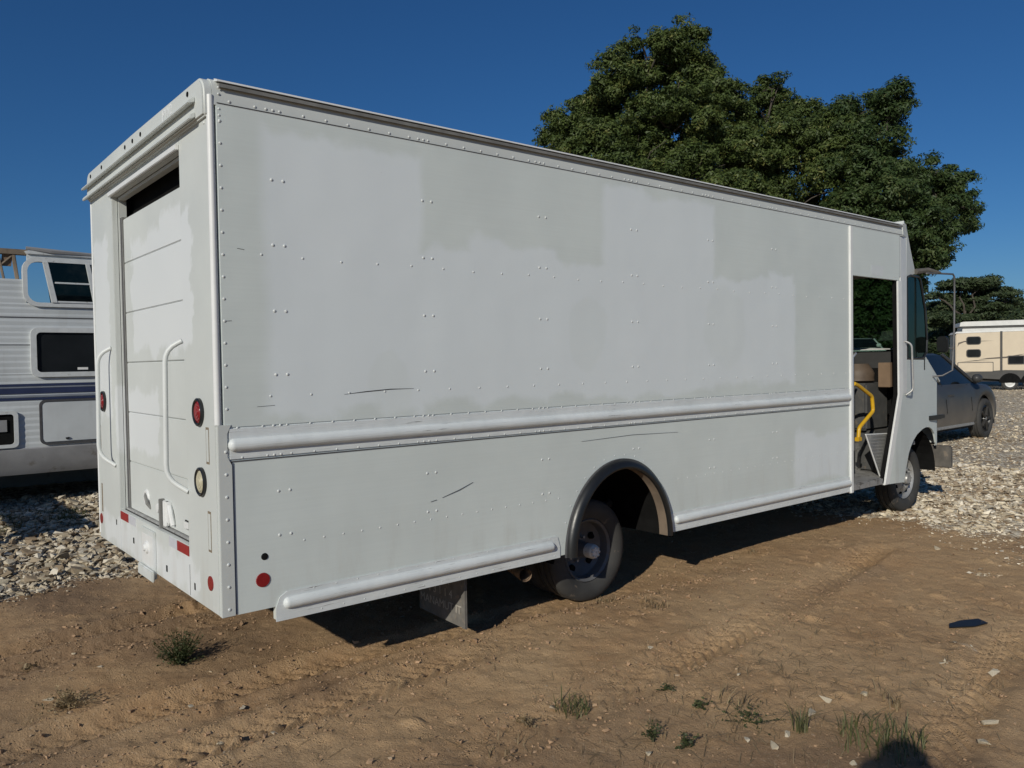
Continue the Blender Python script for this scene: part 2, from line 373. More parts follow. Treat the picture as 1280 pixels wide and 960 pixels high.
def ground_mat():
    mt, t, b = newmat('dirt_and_gravel')
    co = nd(t, 'ShaderNodeTexCoord').outputs['Object']
    at = nd(t, 'ShaderNodeAttribute', attribute_name='gravel').outputs['Fac']; dm = nd(t, 'ShaderNodeAttribute', attribute_name='dark_dirt').outputs['Fac']
    n1 = noise(t, co, .9, 6, .62); n2 = noise(t, co, 7, 6, .65); n3 = noise(t, co, 60, 4, .6)
    dirt = mix(t, ramp(t, n1, .3, .7), (.37, .226, .116), (.49, .336, .19))
    dirt = mix(t, mth(t, 'MULTIPLY', ramp(t, n2, .35, .7), .6), dirt, (.44, .292, .16))
    dirt = mix(t, mth(t, 'MULTIPLY', dm, .75), dirt, (.215, .142, .088))
    dirt = mix(t, mth(t, 'MULTIPLY', ramp(t, n3, .55, .75), .4), dirt, (.54, .43, .31))
    dirt = mix(t, mth(t, 'MULTIPLY', ramp(t, n3, .42, .28), .45), dirt, (.16, .105, .07))
    vo = nd(t, 'ShaderNodeTexVoronoi'); vo.inputs['Scale'].default_value = 17; t.links.new(co, vo.inputs['Vector'])
    vd = nd(t, 'ShaderNodeTexVoronoi'); vd.feature = 'DISTANCE_TO_EDGE'; vd.inputs['Scale'].default_value = 17; t.links.new(co, vd.inputs['Vector'])
    sep = nd(t, 'ShaderNodeSeparateColor'); t.links.new(vo.outputs['Color'], sep.inputs[0])
    st = mix(t, sep.outputs[0], (.60, .52, .39), (.80, .73, .59))
    st = mix(t, ramp(t, vd.outputs[0], .05, .0), st, (.30, .23, .155))
    st = mix(t, ramp(t, sep.outputs[1], .55, .75), st, (.36, .27, .18))
    col = mix(t, ramp(t, mth(t, 'ADD', at, mth(t, 'MULTIPLY', mth(t, 'SUBTRACT', n2, .5), .9)), .35, .65), dirt, st)
    t.links.new(col, b.inputs['Base Color']); b.inputs['Roughness'].default_value = .95; b.inputs['Specular IOR Level'].default_value = .15
    vc = nd(t, 'ShaderNodeTexVoronoi'); vc.inputs['Scale'].default_value = 75; t.links.new(co, vc.inputs['Vector'])
    hh = mth(t, 'ADD', mth(t, 'MULTIPLY', noise(t, co, 110, 5, .7), .40), mth(t, 'MULTIPLY', noise(t, co, 22, 6, .72), .9))
    hh = mth(t, 'ADD', hh, mth(t, 'MULTIPLY', mth(t, 'MULTIPLY', ramp(t, vc.outputs['Distance'], .45, .1), ramp(t, n2, .5, .62)), .35))
    hg = mth(t, 'MULTIPLY', mth(t, 'MULTIPLY', ramp(t, vd.outputs[0], 0, .25), .7), at)
    bump(t, mth(t, 'ADD', hh, hg), .85, .016, b)
    return mt
gr = big_mesh('ground', V, F, ground_mat(), {'gravel': gravel_mask(GX, GY), 'dark_dirt': dark_dirt}, True)
gr['kind'] = 'structure'; gr['label'] = 'brown rutted dirt lot running into pale limestone gravel'

# ------------------------------------------------------------------ delivery truck
OFF = (4, 1.23, GZ)
T = empty('delivery_truck', OFF, 'white step van with riveted side and patched paint, parked on brown dirt', 'truck')
W = 2.46; YL = W
def part(mb, name, mt, parent=None, **k): return mb.build(name, mt, parent or T, OFF, **k)
# side sheets
ARX, ARZ, ARA, ARB = 2.77, .34, .50, .57           # rear wheel opening
def arch(x):
    d = (x-ARX)/ARA
    return ARZ+ARB*math.sqrt(max(0, 1-d*d)) if abs(d) < 1 else 0
part(MB().box(.035, 5.925, 0, .03, 1.33, 2.862), 'side_panel', 'side', bevel=.003)
lowz = lambda x: .425 if x < .27 else .36
xs = sorted(set([.075, .2699, .2701, 5.925, ARX-ARA, ARX+ARA] + [ARX+ARA*math.cos(math.pi*i/28) for i in range(29)] + list(np.linspace(.4, 5.8, 12))))
part(MB().strip(xs, [max(lowz(x), arch(x)) for x in xs], [1.172]*len(xs), .002, .03), 'lower_side_panel', 'side')
part(MB().box(.045, 5.925, .004, .03, 1.165, 1.335), 'belt_backing', 'rail')
# belt rail: half-round rub rail with domed end, on flat flanges
def half_rail(x0, x1, zc, r, yb, dome0=True, dome1=False):
    mb = MB(); n = 12; rings = []
    st = ([(x0-r*.9*math.cos(a), math.sin(a)) for a in np.linspace(.12, math.pi/2, 6)] if dome0 else [(x0, 1)])
    en = ([(x1+r*.9*math.cos(a), math.sin(a)) for a in np.linspace(math.pi/2, .12, 6)] if dome1 else [(x1, 1)])
    sts = st+[(x, 1.) for x in np.linspace(x0+.3, x1-.3, 8)]+en
    v = []
    for x, s_ in sts:
        for k in range(n+1):
            a = math.pi*k/n; v.append((x, yb-math.sin(a)*r*.95*s_, zc+math.cos(a)*r*s_))
    m_ = n+1; f = [(i*m_+k, i*m_+k+1, (i+1)*m_+k+1, (i+1)*m_+k) for i in range(len(sts)-1) for k in range(n)]
    f += [tuple(range(m_)), tuple(range((len(sts)-1)*m_, len(sts)*m_))[::-1]]
    return mb.add(v, f)
br = part(half_rail(.08, 5.90, 1.246, .031, -.002), 'belt_rail', 'rail', smooth=50)
part(MB().box(.06, 5.925, -.0035, .004, 1.178, 1.325), 'rail_flange', 'rail', br, bevel=.001)
part(MB().box(.05, 5.92, -.0025, .0015, 1.166, 1.170), 'seam_line', 'seam', br)
lr = part(half_rail(.335, 2.11, .435, .030, -.003, True, True), 'lower_rail', 'rail', smooth=50)
part(MB().slab([(.27, .350), (2.19, .350), (2.19, .42), (2.17, .487), (2.15, .493), (.33, .493), (.29, .47), (.27, .42)], 'y', -.0045, .0), 'rail_flange', 'rail', lr)
lr2 = part(half_rail(3.37, 5.90, .435, .030, -.003, True, False), 'lower_rail', 'rail', smooth=50)
part(MB().box(3.31, 5.925, -.0045, 0, .350, .49), 'rail_flange', 'rail', lr2)
# rear corner post plate and vertical trims
part(MB().slab([(.004, .425), (.07, .425), (.07, 1.15), (.05, 1.19), (.05, 1.30), (.07, 1.345), (.004, 1.345)], 'y', -.005, .03), 'corner_plate', 'paint', bevel=.002)
part(MB().box(.0705, .078, -.001, .01, .43, 1.16), 'sealant_bead', 'seal')
part(MB().tube([(.012, .012, 1.345), (.012, .012, 2.90)], .017, 10), 'corner_trim', 'trim', smooth=60)
part(MB().tube([(.012, 2.448, .46), (.012, 2.448, 2.87)], .017, 10), 'corner_trim', 'trim', smooth=60)
part(MB().box(5.925, 5.972, -.016, .04, .335, 2.858), 'door_post', 'trim', bevel=.005)
part(MB().box(5.972, 5.985, .0, .06, .36, 2.39), 'door_track', 'seam')
# far side wall, front bulkhead, floor
part(MB().box(.035, 7.1, YL-.03, YL, 1.33, 2.862), 'far_side_panel', 'paint')
part(MB().box(.075, 5.97, YL-.03, YL-.002, .40, 1.33), 'far_lower_panel', 'paint')
part(MB().slab([(.03, .035), (2.13, .035), (2.13, .735), (3.41, .735), (3.41, .035), (5.92, .035), (5.92, YL-.035), (3.41, YL-.035), (3.41, YL-.735), (2.13, YL-.735), (2.13, YL-.035), (.03, YL-.035)], 'z', .62, .70), 'cargo_floor', 'under')
part(MB().box(5.86, 5.915, .032, YL-.032, .55, 2.85), 'bulkhead', 'cabgrey')
# roof with coved edge, gutter and rounded crown
def roof_profile():
    h = [(0.0, 2.856), (.002, 2.90), (.010, 2.938), (.014, 2.952), (.018, 2.966), (.030, 2.980), (.06, 2.992), (.2, 2.996), (.6, 3.0), (W/2, 3.003)]
    full = h+[(W-y, z) for y, z in h[-2::-1]]
    inn = [(W-.05, 2.856), (W-.06, 2.94), (.06, 2.94), (.05, 2.856)]
    return full+inn
rf = part(MB().slab(roof_profile(), 'x', .022, 7.05), 'roof', 'paint', smooth=35)
part(MB().slab([(-.012, 2.940), (-.014, 2.956), (.010, 2.962), (.012, 2.944)], 'x', .05, 6.98), 'gutter', 'gutter', rf)
part(MB().slab([(-.014, 2.965), (-.012, 2.974), (.03, 2.988), (.03, 2.976), (.0, 2.966)], 'x', .04, 7.0), 'roof_edge', 'trim', rf)
part(MB().box(.04, 7.05, -.0025, .003, 2.8655, 2.8685), 'seam_line', 'seam', rf)
# rear wall: frame round the roll-up door
rw = part(MB().box(0, .035, .018, .455, .43, 2.84), 'rear_post', 'paint', bevel=.003)
part(MB().box(0, .035, 1.86, YL-.012, .43, 2.84), 'rear_post', 'paint', bevel=.003)
part(MB().slab([(.455, .43), (1.86, .43), (1.86, .695), (.455, .695)], 'x', .002, .034), 'rear_skirt', 'paint', bevel=.002)
part(MB().box(.0, .035, .455, 1.86, 2.735, 2.84), 'door_header', 'paint', bevel=.002)
# rear cap with rounded top corners and two drip lips
cr = .085; pr = [(.006, 2.80)]
pr += [(.006+cr-cr*math.cos(a), 2.992-cr+cr*math.sin(a)) for a in np.linspace(0, math.pi/2, 7)]
pr += [(W/2, 3.000)] + [(W-.006-cr+cr*math.cos(a), 2.992-cr+cr*math.sin(a)) for a in np.linspace(math.pi/2, 0, 7)] + [(W-.006, 2.80)]
cp = part(MB().slab(pr, 'x', -.022, .03), 'rear_cap', 'paint', bevel=.010, seg=3)
part(MB().slab([(-.022, 2.915), (-.052, 2.893), (-.056, 2.880), (-.048, 2.877), (-.022, 2.888)], 'y', .115, W+.012), 'drip_lip', 'paint', cp, bevel=.003)
part(MB().slab([(-.022, 2.842), (-.046, 2.826), (-.050, 2.806), (-.042, 2.803), (-.022, 2.816)], 'y', .115, W+.010), 'drip_lip', 'paint', cp, bevel=.003)
part(MB().box(-.020, .0, .45, 1.88, 2.735, 2.765), 'header_flange', 'trim', cp, bevel=.003)
for y in (.22, 1.06, 1.23, 1.40, 2.0, 2.32):
    part(MB().lathe([(0, -.002), (.013, -.002), (.013, .002), (0, .002)], (-.0235, y, 2.952), 'x', 12), 'lamp_hole', 'black', cp)
text('faint_lettering', 'JPW2', .075, 'ghost', T, (-.0225, .56, 2.925), (0, -1, 0), (0, 0, 1), OFF)
# roll-up door: slats, tracks, dark gap on top
part(MB().box(.13, .16, .40, 1.92, .68, 2.85), 'door_backing', 'black')
dz = [.712, 1.02, 1.34, 1.66, 1.98, 2.30, 2.585]
for i in range(6):
    part(MB().box(.048, .075, .47, 1.782, dz[i]+.002, dz[i+1]-.001), 'door_slat', 'door', bevel=.004)
part(MB().box(.065, .09, .47, 1.782, .715, 2.58), 'door_core', 'gutter')
part(MB().box(.036, .085, 1.845, 1.858, .712, 2.735), 'door_track', 'paint')
for k, (y0, y1, mt) in enumerate(((1.834, 1.844, 'alu'), (1.806, 1.830, 'seam'), (1.788, 1.802, 'gutter'))):
    part(MB().box(.042, .075, y0, y1, .712, 2.60), 'door_track', mt)
part(MB().box(.036, .12, .456, .4685, .712, 2.735), 'door_track', 'paint')
part(MB().box(.036, .075, .46, 1.845, 2.715, 2.733), 'header_soffit', 'paint')
part(MB().box(.0345, .12, .457, 1.858, .675, .711), 'door_sill', 'sill')
# lock, catch and pull strap at the foot of the door
lk = part(MB().box(.030, .050, .90, 1.02, .74, .86).tube([(.035, .96, .72), (.035, .96, .86)], .02, 8), 'door_lock', 'trim', bevel=.004)
part(MB().box(.020, .056, 1.035, 1.065, .665, .865), 'strike_bar', 'gutter', lk, bevel=.003)
part(MB().tube([(.035, .90, .84), (.03, .86, .80), (.035, .84, .74)], .014, 8), 'latch_lever', 'trim', lk)
part(MB().lathe([(0, -.02), (.026, -.018), (.03, 0), (0, .002)], (.047, 1.13, .80), 'x', 14), 'lock_knob', 'trim', smooth=40)
pl = part(MB().lathe([(0, -.012), (.045, -.010), (.05, 0), (0, .002)], (.048, 1.40, .83), 'x', 14), 'pull_plate', 'trim', smooth=40)
part(MB().tube([(.05, 1.42, .86), (.030, 1.37, .84), (.030, 1.34, .80), (.05, 1.33, .77)], .010, 6), 'strap_loop', 'gutter', pl)
part(MB().box(.035, .050, .57, .66, .75, .80), 'handle_cup', 'trim', bevel=.01)
# reflective tape, tow-step recess, holes
for (y0, y1, mt) in ((1.66, 1.855, 'redtape'), (1.50, 1.655, 'whitetape'), (.66, .80, 'whitetape'), (.458, .655, 'redtape')):
    part(MB().box(-.0015, .002, y0, y1, .640, .692), 'reflective_tape', mt)
hb = part(MB().slab([(1.06, .40), (1.34, .40), (1.34, .672), (1.06, .672)], 'x', -.012, .003), 'hitch_plate', 'paint', bevel=.003)
part(MB().slab([(1.09, .46), (1.31, .46), (1.31, .64), (1.09, .64)], 'x', -.0135, -.012), 'plate_recess', 'trim', hb)
part(MB().slab([(1.05, .385), (1.35, .385), (1.35, .452), (1.05, .452)], 'x', -.03, -.012), 'hitch_ledge', 'paint', hb, bevel=.006)
part(MB().lathe([(0, -.022), (.018, -.022), (.022, -.012), (.034, -.010), (.038, 0), (0, 0)], (-.0135, 1.20, .565), 'x', 16), 'hitch_bolt', 'trim', hb, smooth=30)
for y, z in ((1.97, .60), (1.55, .545), (.86, .50), (.375, .50)):
    part(MB().box(-.0012, .002, y-.010, y+.010, z-.018, z+.018), 'bolt_slot', 'black', bevel=.0008)
part(MB().box(-.001, .001, .448, .452, .44, .60), 'panel_seam', 'seam')
def lamp(y, z, r, mt):
    a = part(MB().lathe([(r*1.25, .002), (r*1.25, -.012), (r*1.12, -.017), (r*.98, -.012), (r*.98, .0), (0, .002)], (-.001, y, z), 'x', 24), 'lamp_ring', 'flare', smooth=40)
    part(MB().lathe([(0, -.017), (r*.3, -.0175), (r*.33, -.0145), (r*.55, -.015), (r*.58, -.012), (r*.78, -.0125), (r*.81, -.009), (r*.95, -.008), (r*.98, -.002), (0, 0)], (-.002, y, z), 'x', 24), 'lens', mt, a, smooth=60)
lamp(.235, 1.40, .056, 'red'); lamp(.225, 1.055, .058, 'clear'); lamp(2.225, 1.40, .056, 'red')
for y in (.10, 2.36):
    part(MB().lathe([(0, -.004), (.036, -.004), (.036, .002), (0, .002)], (-.001, y+.03, .567), 'x', 18), 'reflector', 'red')
for z0, z1 in ((1.15, 1.33), (.72, .92)):
    part(MB().box(-.0012, .002, .105, .150, z0, z1), 'marker_outline', 'stain', bevel=.0008)
    part(MB().box(-.0022, .001, .112, .143, z0+.012, z1-.012), 'marker_plate', 'paint', bevel=.0008)
    part(MB().box(-.0012, .002, 2.34, 2.37, z0-.1, z1-.1), 'marker_outline', 'stain', bevel=.0008)
# grab handles
def bend(pts, n=5, rad=.07):
    out = []
    for i, p in enumerate(pts):
        p = Vector(p)
        if i in (0, len(pts)-1): out.append(p); continue
        a = p+(Vector(pts[i-1])-p).normalized()*rad; b = p+(Vector(pts[i+1])-p).normalized()*rad
        for k in range(n):
            t = k/(n-1); out.append(a*(1-t)**2+p*2*t*(1-t)+b*t*t)
    return out
for y, s_ in ((.49, 1), (1.99, 1)):
    part(MB().tube(bend([(.0, y-.01, 1.76), (-.075, y+.03, 1.72), (-.085, y+.03, 1.05), (0, y-.05, .98)]), .0135, 10), 'grab_handle', 'rivet', smooth=60)
# side reflector, plugged hole, scratches
part(MB().lathe([(0, -.004), (.034, -.004), (.036, 0), (0, .001)], (.209, .0015, .571), 'y', 20), 'side_reflector', 'red')
part(MB().lathe([(0, -.005), (.014, -.004), (.018, 0), (0, .001)], (.22, .0015, .685), 'y', 14), 'plug', 'black')
def scratch(pts, wd):
    mb = MB(); v = []; n = len(pts)
    for i, (x, z) in enumerate(pts):
        ww = wd*(.25 if i in (0, n-1) else 1); v += [(x, -.0012, z-ww), (x, -.0012, z+ww), (x, .001, z+ww), (x, .001, z-ww)]
    f = [(4*i+k, 4*i+(k+1) % 4, 4*i+4+(k+1) % 4, 4*i+4+k) for i in range(n-1) for k in range(4)]
    part(mb.add(v, f), 'scratch', 'scratch')
scratch([(.67, 1.468), (.8, 1.478), (.95, 1.486), (1.1, 1.485)], .0025)
scratch([(.20, 1.425), (.29, 1.428)], .003); scratch([(.12, 2.19), (.155, 2.186)], .004); scratch([(.055, 1.84), (.085, 1.842)], .004)
scratch([(1.28, .85), (1.4, .88), (1.5, .915)], .002); scratch([(1.2, .835), (1.24, .842)], .003); scratch([(2.4, 1.09), (2.9, 1.10), (3.4, 1.085)], .001)
for x0 in (3.9, 4.3, 4.38): scratch([(x0, .403), (x0+.12, .407)], .004)
# rivets, too small to pick apart singly
rv = MB(); RV = lambda x, z, r=.0085, y=0.: rv.dome((x, y, z), r*.84, (0, -1, 0), 7, .5)
cols = [.30, 1.18, 2.05, 2.91, 3.78, 4.65, 5.45]
for c in cols[:6]:
    for z in (2.54, 2.22, 1.895, 1.58): RV(c, z, .0105); RV(c+.06, z, .0105)
    for z in (1.0, .78):
        if not (2.15 < c < 3.35 and z < .95): RV(c, z, .010, .002); RV(c+.06, z, .010, .002)
for x in np.arange(.24, 5.9, .215): RV(x, 2.165+.004*math.sin(x*7)); RV(x+.03, 1.475)
for x in np.arange(.43, 5.9, .11):
    if not arch(x) > .6 and not 2.2 < x < 3.35: RV(x, .735, .007, .002)
for x in np.arange(.10, 5.9, .125):
    RV(x, 2.882, .009); RV(x, 1.328, .008, -.002); RV(x+.02, 1.184, .008, -.003)
    if .35 < x < 2.12 or x > 3.42: RV(x, .484, .0065, -.004); RV(x+.04, .368, .0065, -.004)
for c in cols[:6]:
    for dx in (-.02, .015): RV(c+dx, 2.882, .009); RV(c+dx, 1.328, .009, -.002); RV(c+dx, 1.184, .009, -.003)
for z in np.arange(1.42, 2.86, .105): RV(.052, z, .0095)
for z in np.arange(.46, 1.32, .108): RV(.040, z, .0105, -.005)
for z in (2.78, 2.81, 2.84, 2.91, 2.94): RV(.050, z, .008, .0)
for a in np.linspace(0, math.pi, 18):
    x, z = ARX+.56*math.cos(a), ARZ+.63*math.sin(a)
    if z > .5: RV(x, z, .007, .002)
for x in np.arange(6.05, 6.9, .14): RV(x, 2.882, .009)
for z in (2.86, 2.83, 2.90): rv.dome((-.0005, .06, z-.05), .008, (-1, 0, 0))
part(rv, 'rivets', 'rivet', smooth=60, kind='stuff')
# wheel arch flare: rubber moulding swept round the opening
def sweep_arch(prof, name, mt, t0=-.0, t1=math.pi, n=40, parent=None):
    mb = MB(); v = []; k = len(prof)
    for i in range(n+1):
        a = t0+(t1-t0)*i/n
        for d, y in prof: v.append((ARX+(ARA+d)*math.cos(a), y, ARZ+(ARB+d)*math.sin(a)))
    f = [(i*k+j, i*k+(j+1) % k, (i+1)*k+(j+1) % k, (i+1)*k+j) for i in range(n) for j in range(k)]
    f += [tuple(range(k)), tuple(range(n*k, n*k+k))[::-1]]
    return part(mb.add(v, f), name, mt, parent, smooth=35)
fl = sweep_arch([(.03, .0), (.03, -.012), (.018, -.036), (-.004, -.052), (-.022, -.054), (-.034, -.046), (-.036, -.030), (-.028, -.03), (-.01, -.02)], 'arch_flare', 'flare')
sweep_arch([(.034, .001), (.034, -.014), (.026, -.016), (.026, .001)], 'flare_bead', 'seam', parent=fl)
sweep_arch([(-.024, -.032), (-.024, .05), (-.034, .05), (-.034, -.032)], 'arch_lip', 'dusty', parent=fl)
# wheel well
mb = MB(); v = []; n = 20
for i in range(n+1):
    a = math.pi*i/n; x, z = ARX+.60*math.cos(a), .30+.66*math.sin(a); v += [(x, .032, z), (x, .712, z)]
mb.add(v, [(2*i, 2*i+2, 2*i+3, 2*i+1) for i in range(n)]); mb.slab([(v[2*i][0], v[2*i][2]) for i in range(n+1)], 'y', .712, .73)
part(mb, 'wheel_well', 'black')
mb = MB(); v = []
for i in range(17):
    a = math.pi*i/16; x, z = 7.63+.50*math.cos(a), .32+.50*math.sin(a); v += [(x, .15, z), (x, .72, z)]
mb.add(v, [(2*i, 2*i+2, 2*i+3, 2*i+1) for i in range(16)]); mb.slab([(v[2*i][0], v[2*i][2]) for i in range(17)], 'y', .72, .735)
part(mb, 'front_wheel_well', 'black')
# wheels
def tyre_prof(R, rr, wd):
    h = wd/2
    return [(rr, -h*.72), (rr+.02, -h*.86), ((R+rr)/2-.01, -h), (R-.045, -h*.97), (R-.018, -h*.88), (R-.004, -h*.74),
            (R, -h*.55), (R-.012, -h*.53), (R-.012, -h*.46), (R, -h*.44), (R, -h*.12), (R-.012, -h*.1), (R-.012, h*.1), (R, h*.12),
            (R, h*.44), (R-.012, h*.46), (R-.012, h*.53), (R, h*.55), (R-.004, h*.74), (R-.018, h*.88), (R-.045, h*.97), ((R+rr)/2-.01, h), (rr+.02, h*.86), (rr, h*.72)]
def wheel(x, yo, z, dish, front=False, inner=False):
    """outer face at y = yo, looking towards -y (sign -1 flips for the far side)"""
    R, rr, wd = .365, .228, .215; sg = 1 if yo < 1.2 else -1; yc = yo+sg*wd/2
    wh = part(MB().lathe(tyre_prof(R, rr, wd), (x, yc, z), 'y', 56, 1, False), 'wheel', 'rubber', smooth=35)
    wh.name = 'wheel'
    e = -wd/2
    if front: rim = [(.228, .02), (.228, e+.045), (.222, e+.03), (.20, e+.05), (.185, e+.075), (.13, e+.03), (.11, e+.02), (.085, e+.02), (.08, e+.05), (0, e+.05)]
    else: rim = [(.228, .06), (.228, e+.035), (.221, e+.025), (.205, e+.04), (.195, e+.10), (.18, e+.115), (.125, e+.155), (.11, e+.165), (0, e+.165)]
    rm = part(MB().lathe(rim, (x, yc, z), 'y', 48, sg), 'rim', 'silver' if front else 'steel', wh, smooth=30)
    for k in range(8 if front else 5):
        a = 2*math.pi*k/(8 if front else 5)+.5; r_ = .155; ax = (e+.052 if front else e+.128)*sg
        part(MB().lathe([(0, -.004*sg), (.019 if front else .026, -.006*sg), (.024 if front else .03, .012*sg), (0, .014*sg)], (x+r_*math.cos(a), yc+ax, z+r_*math.sin(a)), 'y', 12), 'hand_hole', 'black', rm)
    for k in range(8):
        a = 2*math.pi*k/8; ay = (e+.012 if front else e+.15)*sg
        part(MB().lathe([(0, -.012), (.010, -.012), (.011, .012), (0, .012)], (x+.095*math.cos(a), yc+ay, z+.095*math.sin(a)), 'y', 6), 'lug_nut', 'silver', rm)
    if front:
        part(MB().lathe([(0, e-.02), (.05, e-.018), (.058, e+.0), (.06, e+.06)], (x, yc, z), 'y', 20, sg), 'hub', 'silver', wh, smooth=40)
    else:
        hb_ = part(MB().lathe([(0, e+.03), (.05, e+.03), (.056, e+.05), (.062, e+.165)], (x, yc, z), 'y', 20, sg), 'hub', 'steel', wh, smooth=40)
        cap = MB().lathe([(0, e-.05), (.03, e-.048), (.046, e-.038), (.052, e-.020), (.050, e+.04), (0, e+.04)], (x, yc, z), 'y', 20, sg)
        for k in range(8):
            a = 2*math.pi*k/8; cap.dome((x+.034*math.cos(a), yc+sg*(e-.044), z+.034*math.sin(a)), .011, (0, -sg, 0), 6, 1.1)
        part(cap, 'hub_cap', 'hubwhite', hb_, smooth=40)
    return wh
WZ = GZ+.360
wheel(2.70, .225, WZ, True); wheel(2.70, W-.225, WZ, True)
wheel(7.63, .235, WZ, False, True); wheel(7.63, W-.235, WZ, False, True)
for y in (.58, W-.58): part(MB().lathe(tyre_prof(.365, .228, .21), (2.70, y, WZ), 'y', 40, 1, False), 'inner_tyre', 'rubber', smooth=35)
# underbody
part(MB().tube([(2.70, .5, WZ), (2.70, W-.5, WZ)], .07, 12), 'rear_axle', 'under')
part(MB().tube([(7.63, .45, WZ-.02), (7.63, W-.45, WZ-.02)], .05, 10), 'front_axle', 'under')
for y in (.735, W-.815): part(MB().box(.15, 8.2, y, y+.08, .40, .61), 'chassis_rail', 'under', bevel=.005)
for x in (.4, 1.7, 3.7, 4.8, 5.8): part(MB().box(x, x+.08, .05, W-.05, .53, .615), 'cross_member', 'under')
part(MB().box(3.6, 5.2, .80, 1.6, .20, .52), 'fuel_tank', 'under', bevel=.05)
part(MB().box(6.2, 7.2, .85, 1.6, .15, .55), 'gearbox', 'under', bevel=.08)
for y in (.66, W-.74): part(MB().tube([(2.05, y, .50), (2.3, y, .40), (2.70, y, .34), (3.1, y, .40), (3.4, y, .50)], .035, 8), 'leaf_spring', 'under')
ex = part(MB().tube([(5.2, .9, .33), (3.6, .7, .33), (3.2, .62, .28), (2.35, .58, .25), (2.10, .42, .25), (1.98, .10, .252)], .043, 14, caps=False).tube([(2.1, .42, .25), (1.985, .112, .252)], .036, 14, caps=False), 'exhaust_pipe', 'rust', smooth=50)
# mud flap with pressed lettering
fp = part(MB().slab([(.10, .005), (.62, .02), (.62, .42), (.10, .42)], 'x', 1.505, 1.515), 'mud_flap', 'flapm', bevel=.002)
part(MB().box(1.495, 1.503, .10, .135, .01, .42), 'flap_edge', 'flapm', fp)
for zz, body, sz in ((.245, 'UTILIT', .085), (.165, '1 3 1 1 4', .075), (.085, 'MANAMUT IT', .075)):
    text('flap_lettering', body, sz, 'flaptxt', fp, (1.503, .375, zz), (0, -1, 0), (0, 0, 1), OFF)
# ------------------------------------------------------------------ cab
TK = .12
cy = lambda x: max(0., (x-6.9))*TK                      # the nose narrows towards the front
part(MB().box(5.985, 6.95, .0, .03, 2.395, 2.858), 'door_header_panel', 'side', bevel=.003)
part(MB().box(6.35, 6.60, -.001, .001, 2.42, 2.52), 'faded_patch', 'rail', bevel=.0008)
part(MB().strip([6.95, 7.0, 7.165], [2.44, 2.44, 2.44], [2.858]*3, lambda x: cy(x)-.001, lambda x: cy(x)+.03), 'header_corner', 'paint')
# front door post: upright above, raked back below the break
part(MB().slab([(6.905, 2.395), (6.99, 2.395), (7.02, 1.25), (6.71, .335), (6.615, .335), (6.925, 1.235)], 'y', -.004, .05), 'door_post', 'trim', bevel=.004)
part(MB().slab([(6.882, 2.39), (6.905, 2.39), (6.925, 1.235), (6.615, .36), (6.592, .36), (6.900, 1.235)], 'y', .012, .045), 'door_seal', 'black')
part(MB().strip([6.99, 7.05, 7.175], [1.24, 1.24, 1.24], [2.86]*3, lambda x: cy(x)-.002, lambda x: cy(x)+.04), 'windscreen_post', 'trim')
# fender with front wheel opening
arc = [(7.085, .308), (7.15, .45), (7.231, .598), (7.30, .665), (7.374, .721), (7.50, .78), (7.676, .824), (7.80, .837), (7.924, .828), (8.02, .795), (8.095, .744), (8.153, .643)]
fx = [6.715, 6.85, 7.0, 7.0851]+[a[0] for a in arc]+[8.19]
fz = [.335, .330, .320, .312]+[a[1] for a in arc]+[.60]
def ftop(x): return np.interp(x, [6.715, 7.02, 7.021, 7.87, 7.96, 8.25], [.345, 1.24, 1.59, 1.582, 1.50, 1.36])
fx2 = sorted(set(fx+[7.02, 7.021, 7.87, 7.96])); flo = [float(np.interp(x, fx, fz)) for x in fx2]
part(MB().strip(fx2, flo, [float(ftop(x)) for x in fx2], lambda x: cy(x), lambda x: cy(x)+.02), 'fender', 'side')
part(MB().strip([8.19, 8.25, 8.33], [.60, .62, .66], [1.388, 1.36, 1.31], lambda x: cy(x)+.004+(x-8.19)*.35, lambda x: cy(x)+.03+(x-8.19)*.35), 'nose_corner', 'paint')
part(MB().strip([8.186, 8.190], [.60, .60], [1.39, 1.39], lambda x: cy(x)-.001, lambda x: cy(x)+.02), 'panel_seam', 'seam')
part(MB().box(7.90, 8.20, .105, .125, .905, .955).box(8.15, 8.32, .12, .16, .91, .95), 'hood_latch', 'flare', bevel=.004)
part(MB().tube(bend([(7.11, .02, 1.78), (7.14, -.035, 1.75), (7.17, -.035, 1.27), (7.12, .02, 1.22)], 5, .04), .010, 10), 'door_grab_handle', 'silver', smooth=60)
# side window beside the windscreen
sw = [(7.185, 2.45), (7.30, 2.475), (7.56, 2.475), (7.63, 2.44), (7.79, 2.13), (7.845, 1.80), (7.82, 1.66), (7.70, 1.60), (7.20, 1.60)]
mb = MB(); n_ = len(sw)
mb.add([(x, cy(x)+.004, z) for x, z in sw]+[(x, cy(x)+.012, z) for x, z in sw], [tuple(range(n_)), tuple(range(2*n_-1, n_-1, -1))]+[(i, (i+1) % n_, n_+(i+1) % n_, n_+i) for i in range(n_)])
part(mb, 'quarter_glass', 'sideglass')
part(MB().tube([(x, cy(x)+.004, z) for x, z in sw]+[(sw[0][0], cy(sw[0][0])+.004, sw[0][1])], .014, 6), 'glass_gasket', 'flare')
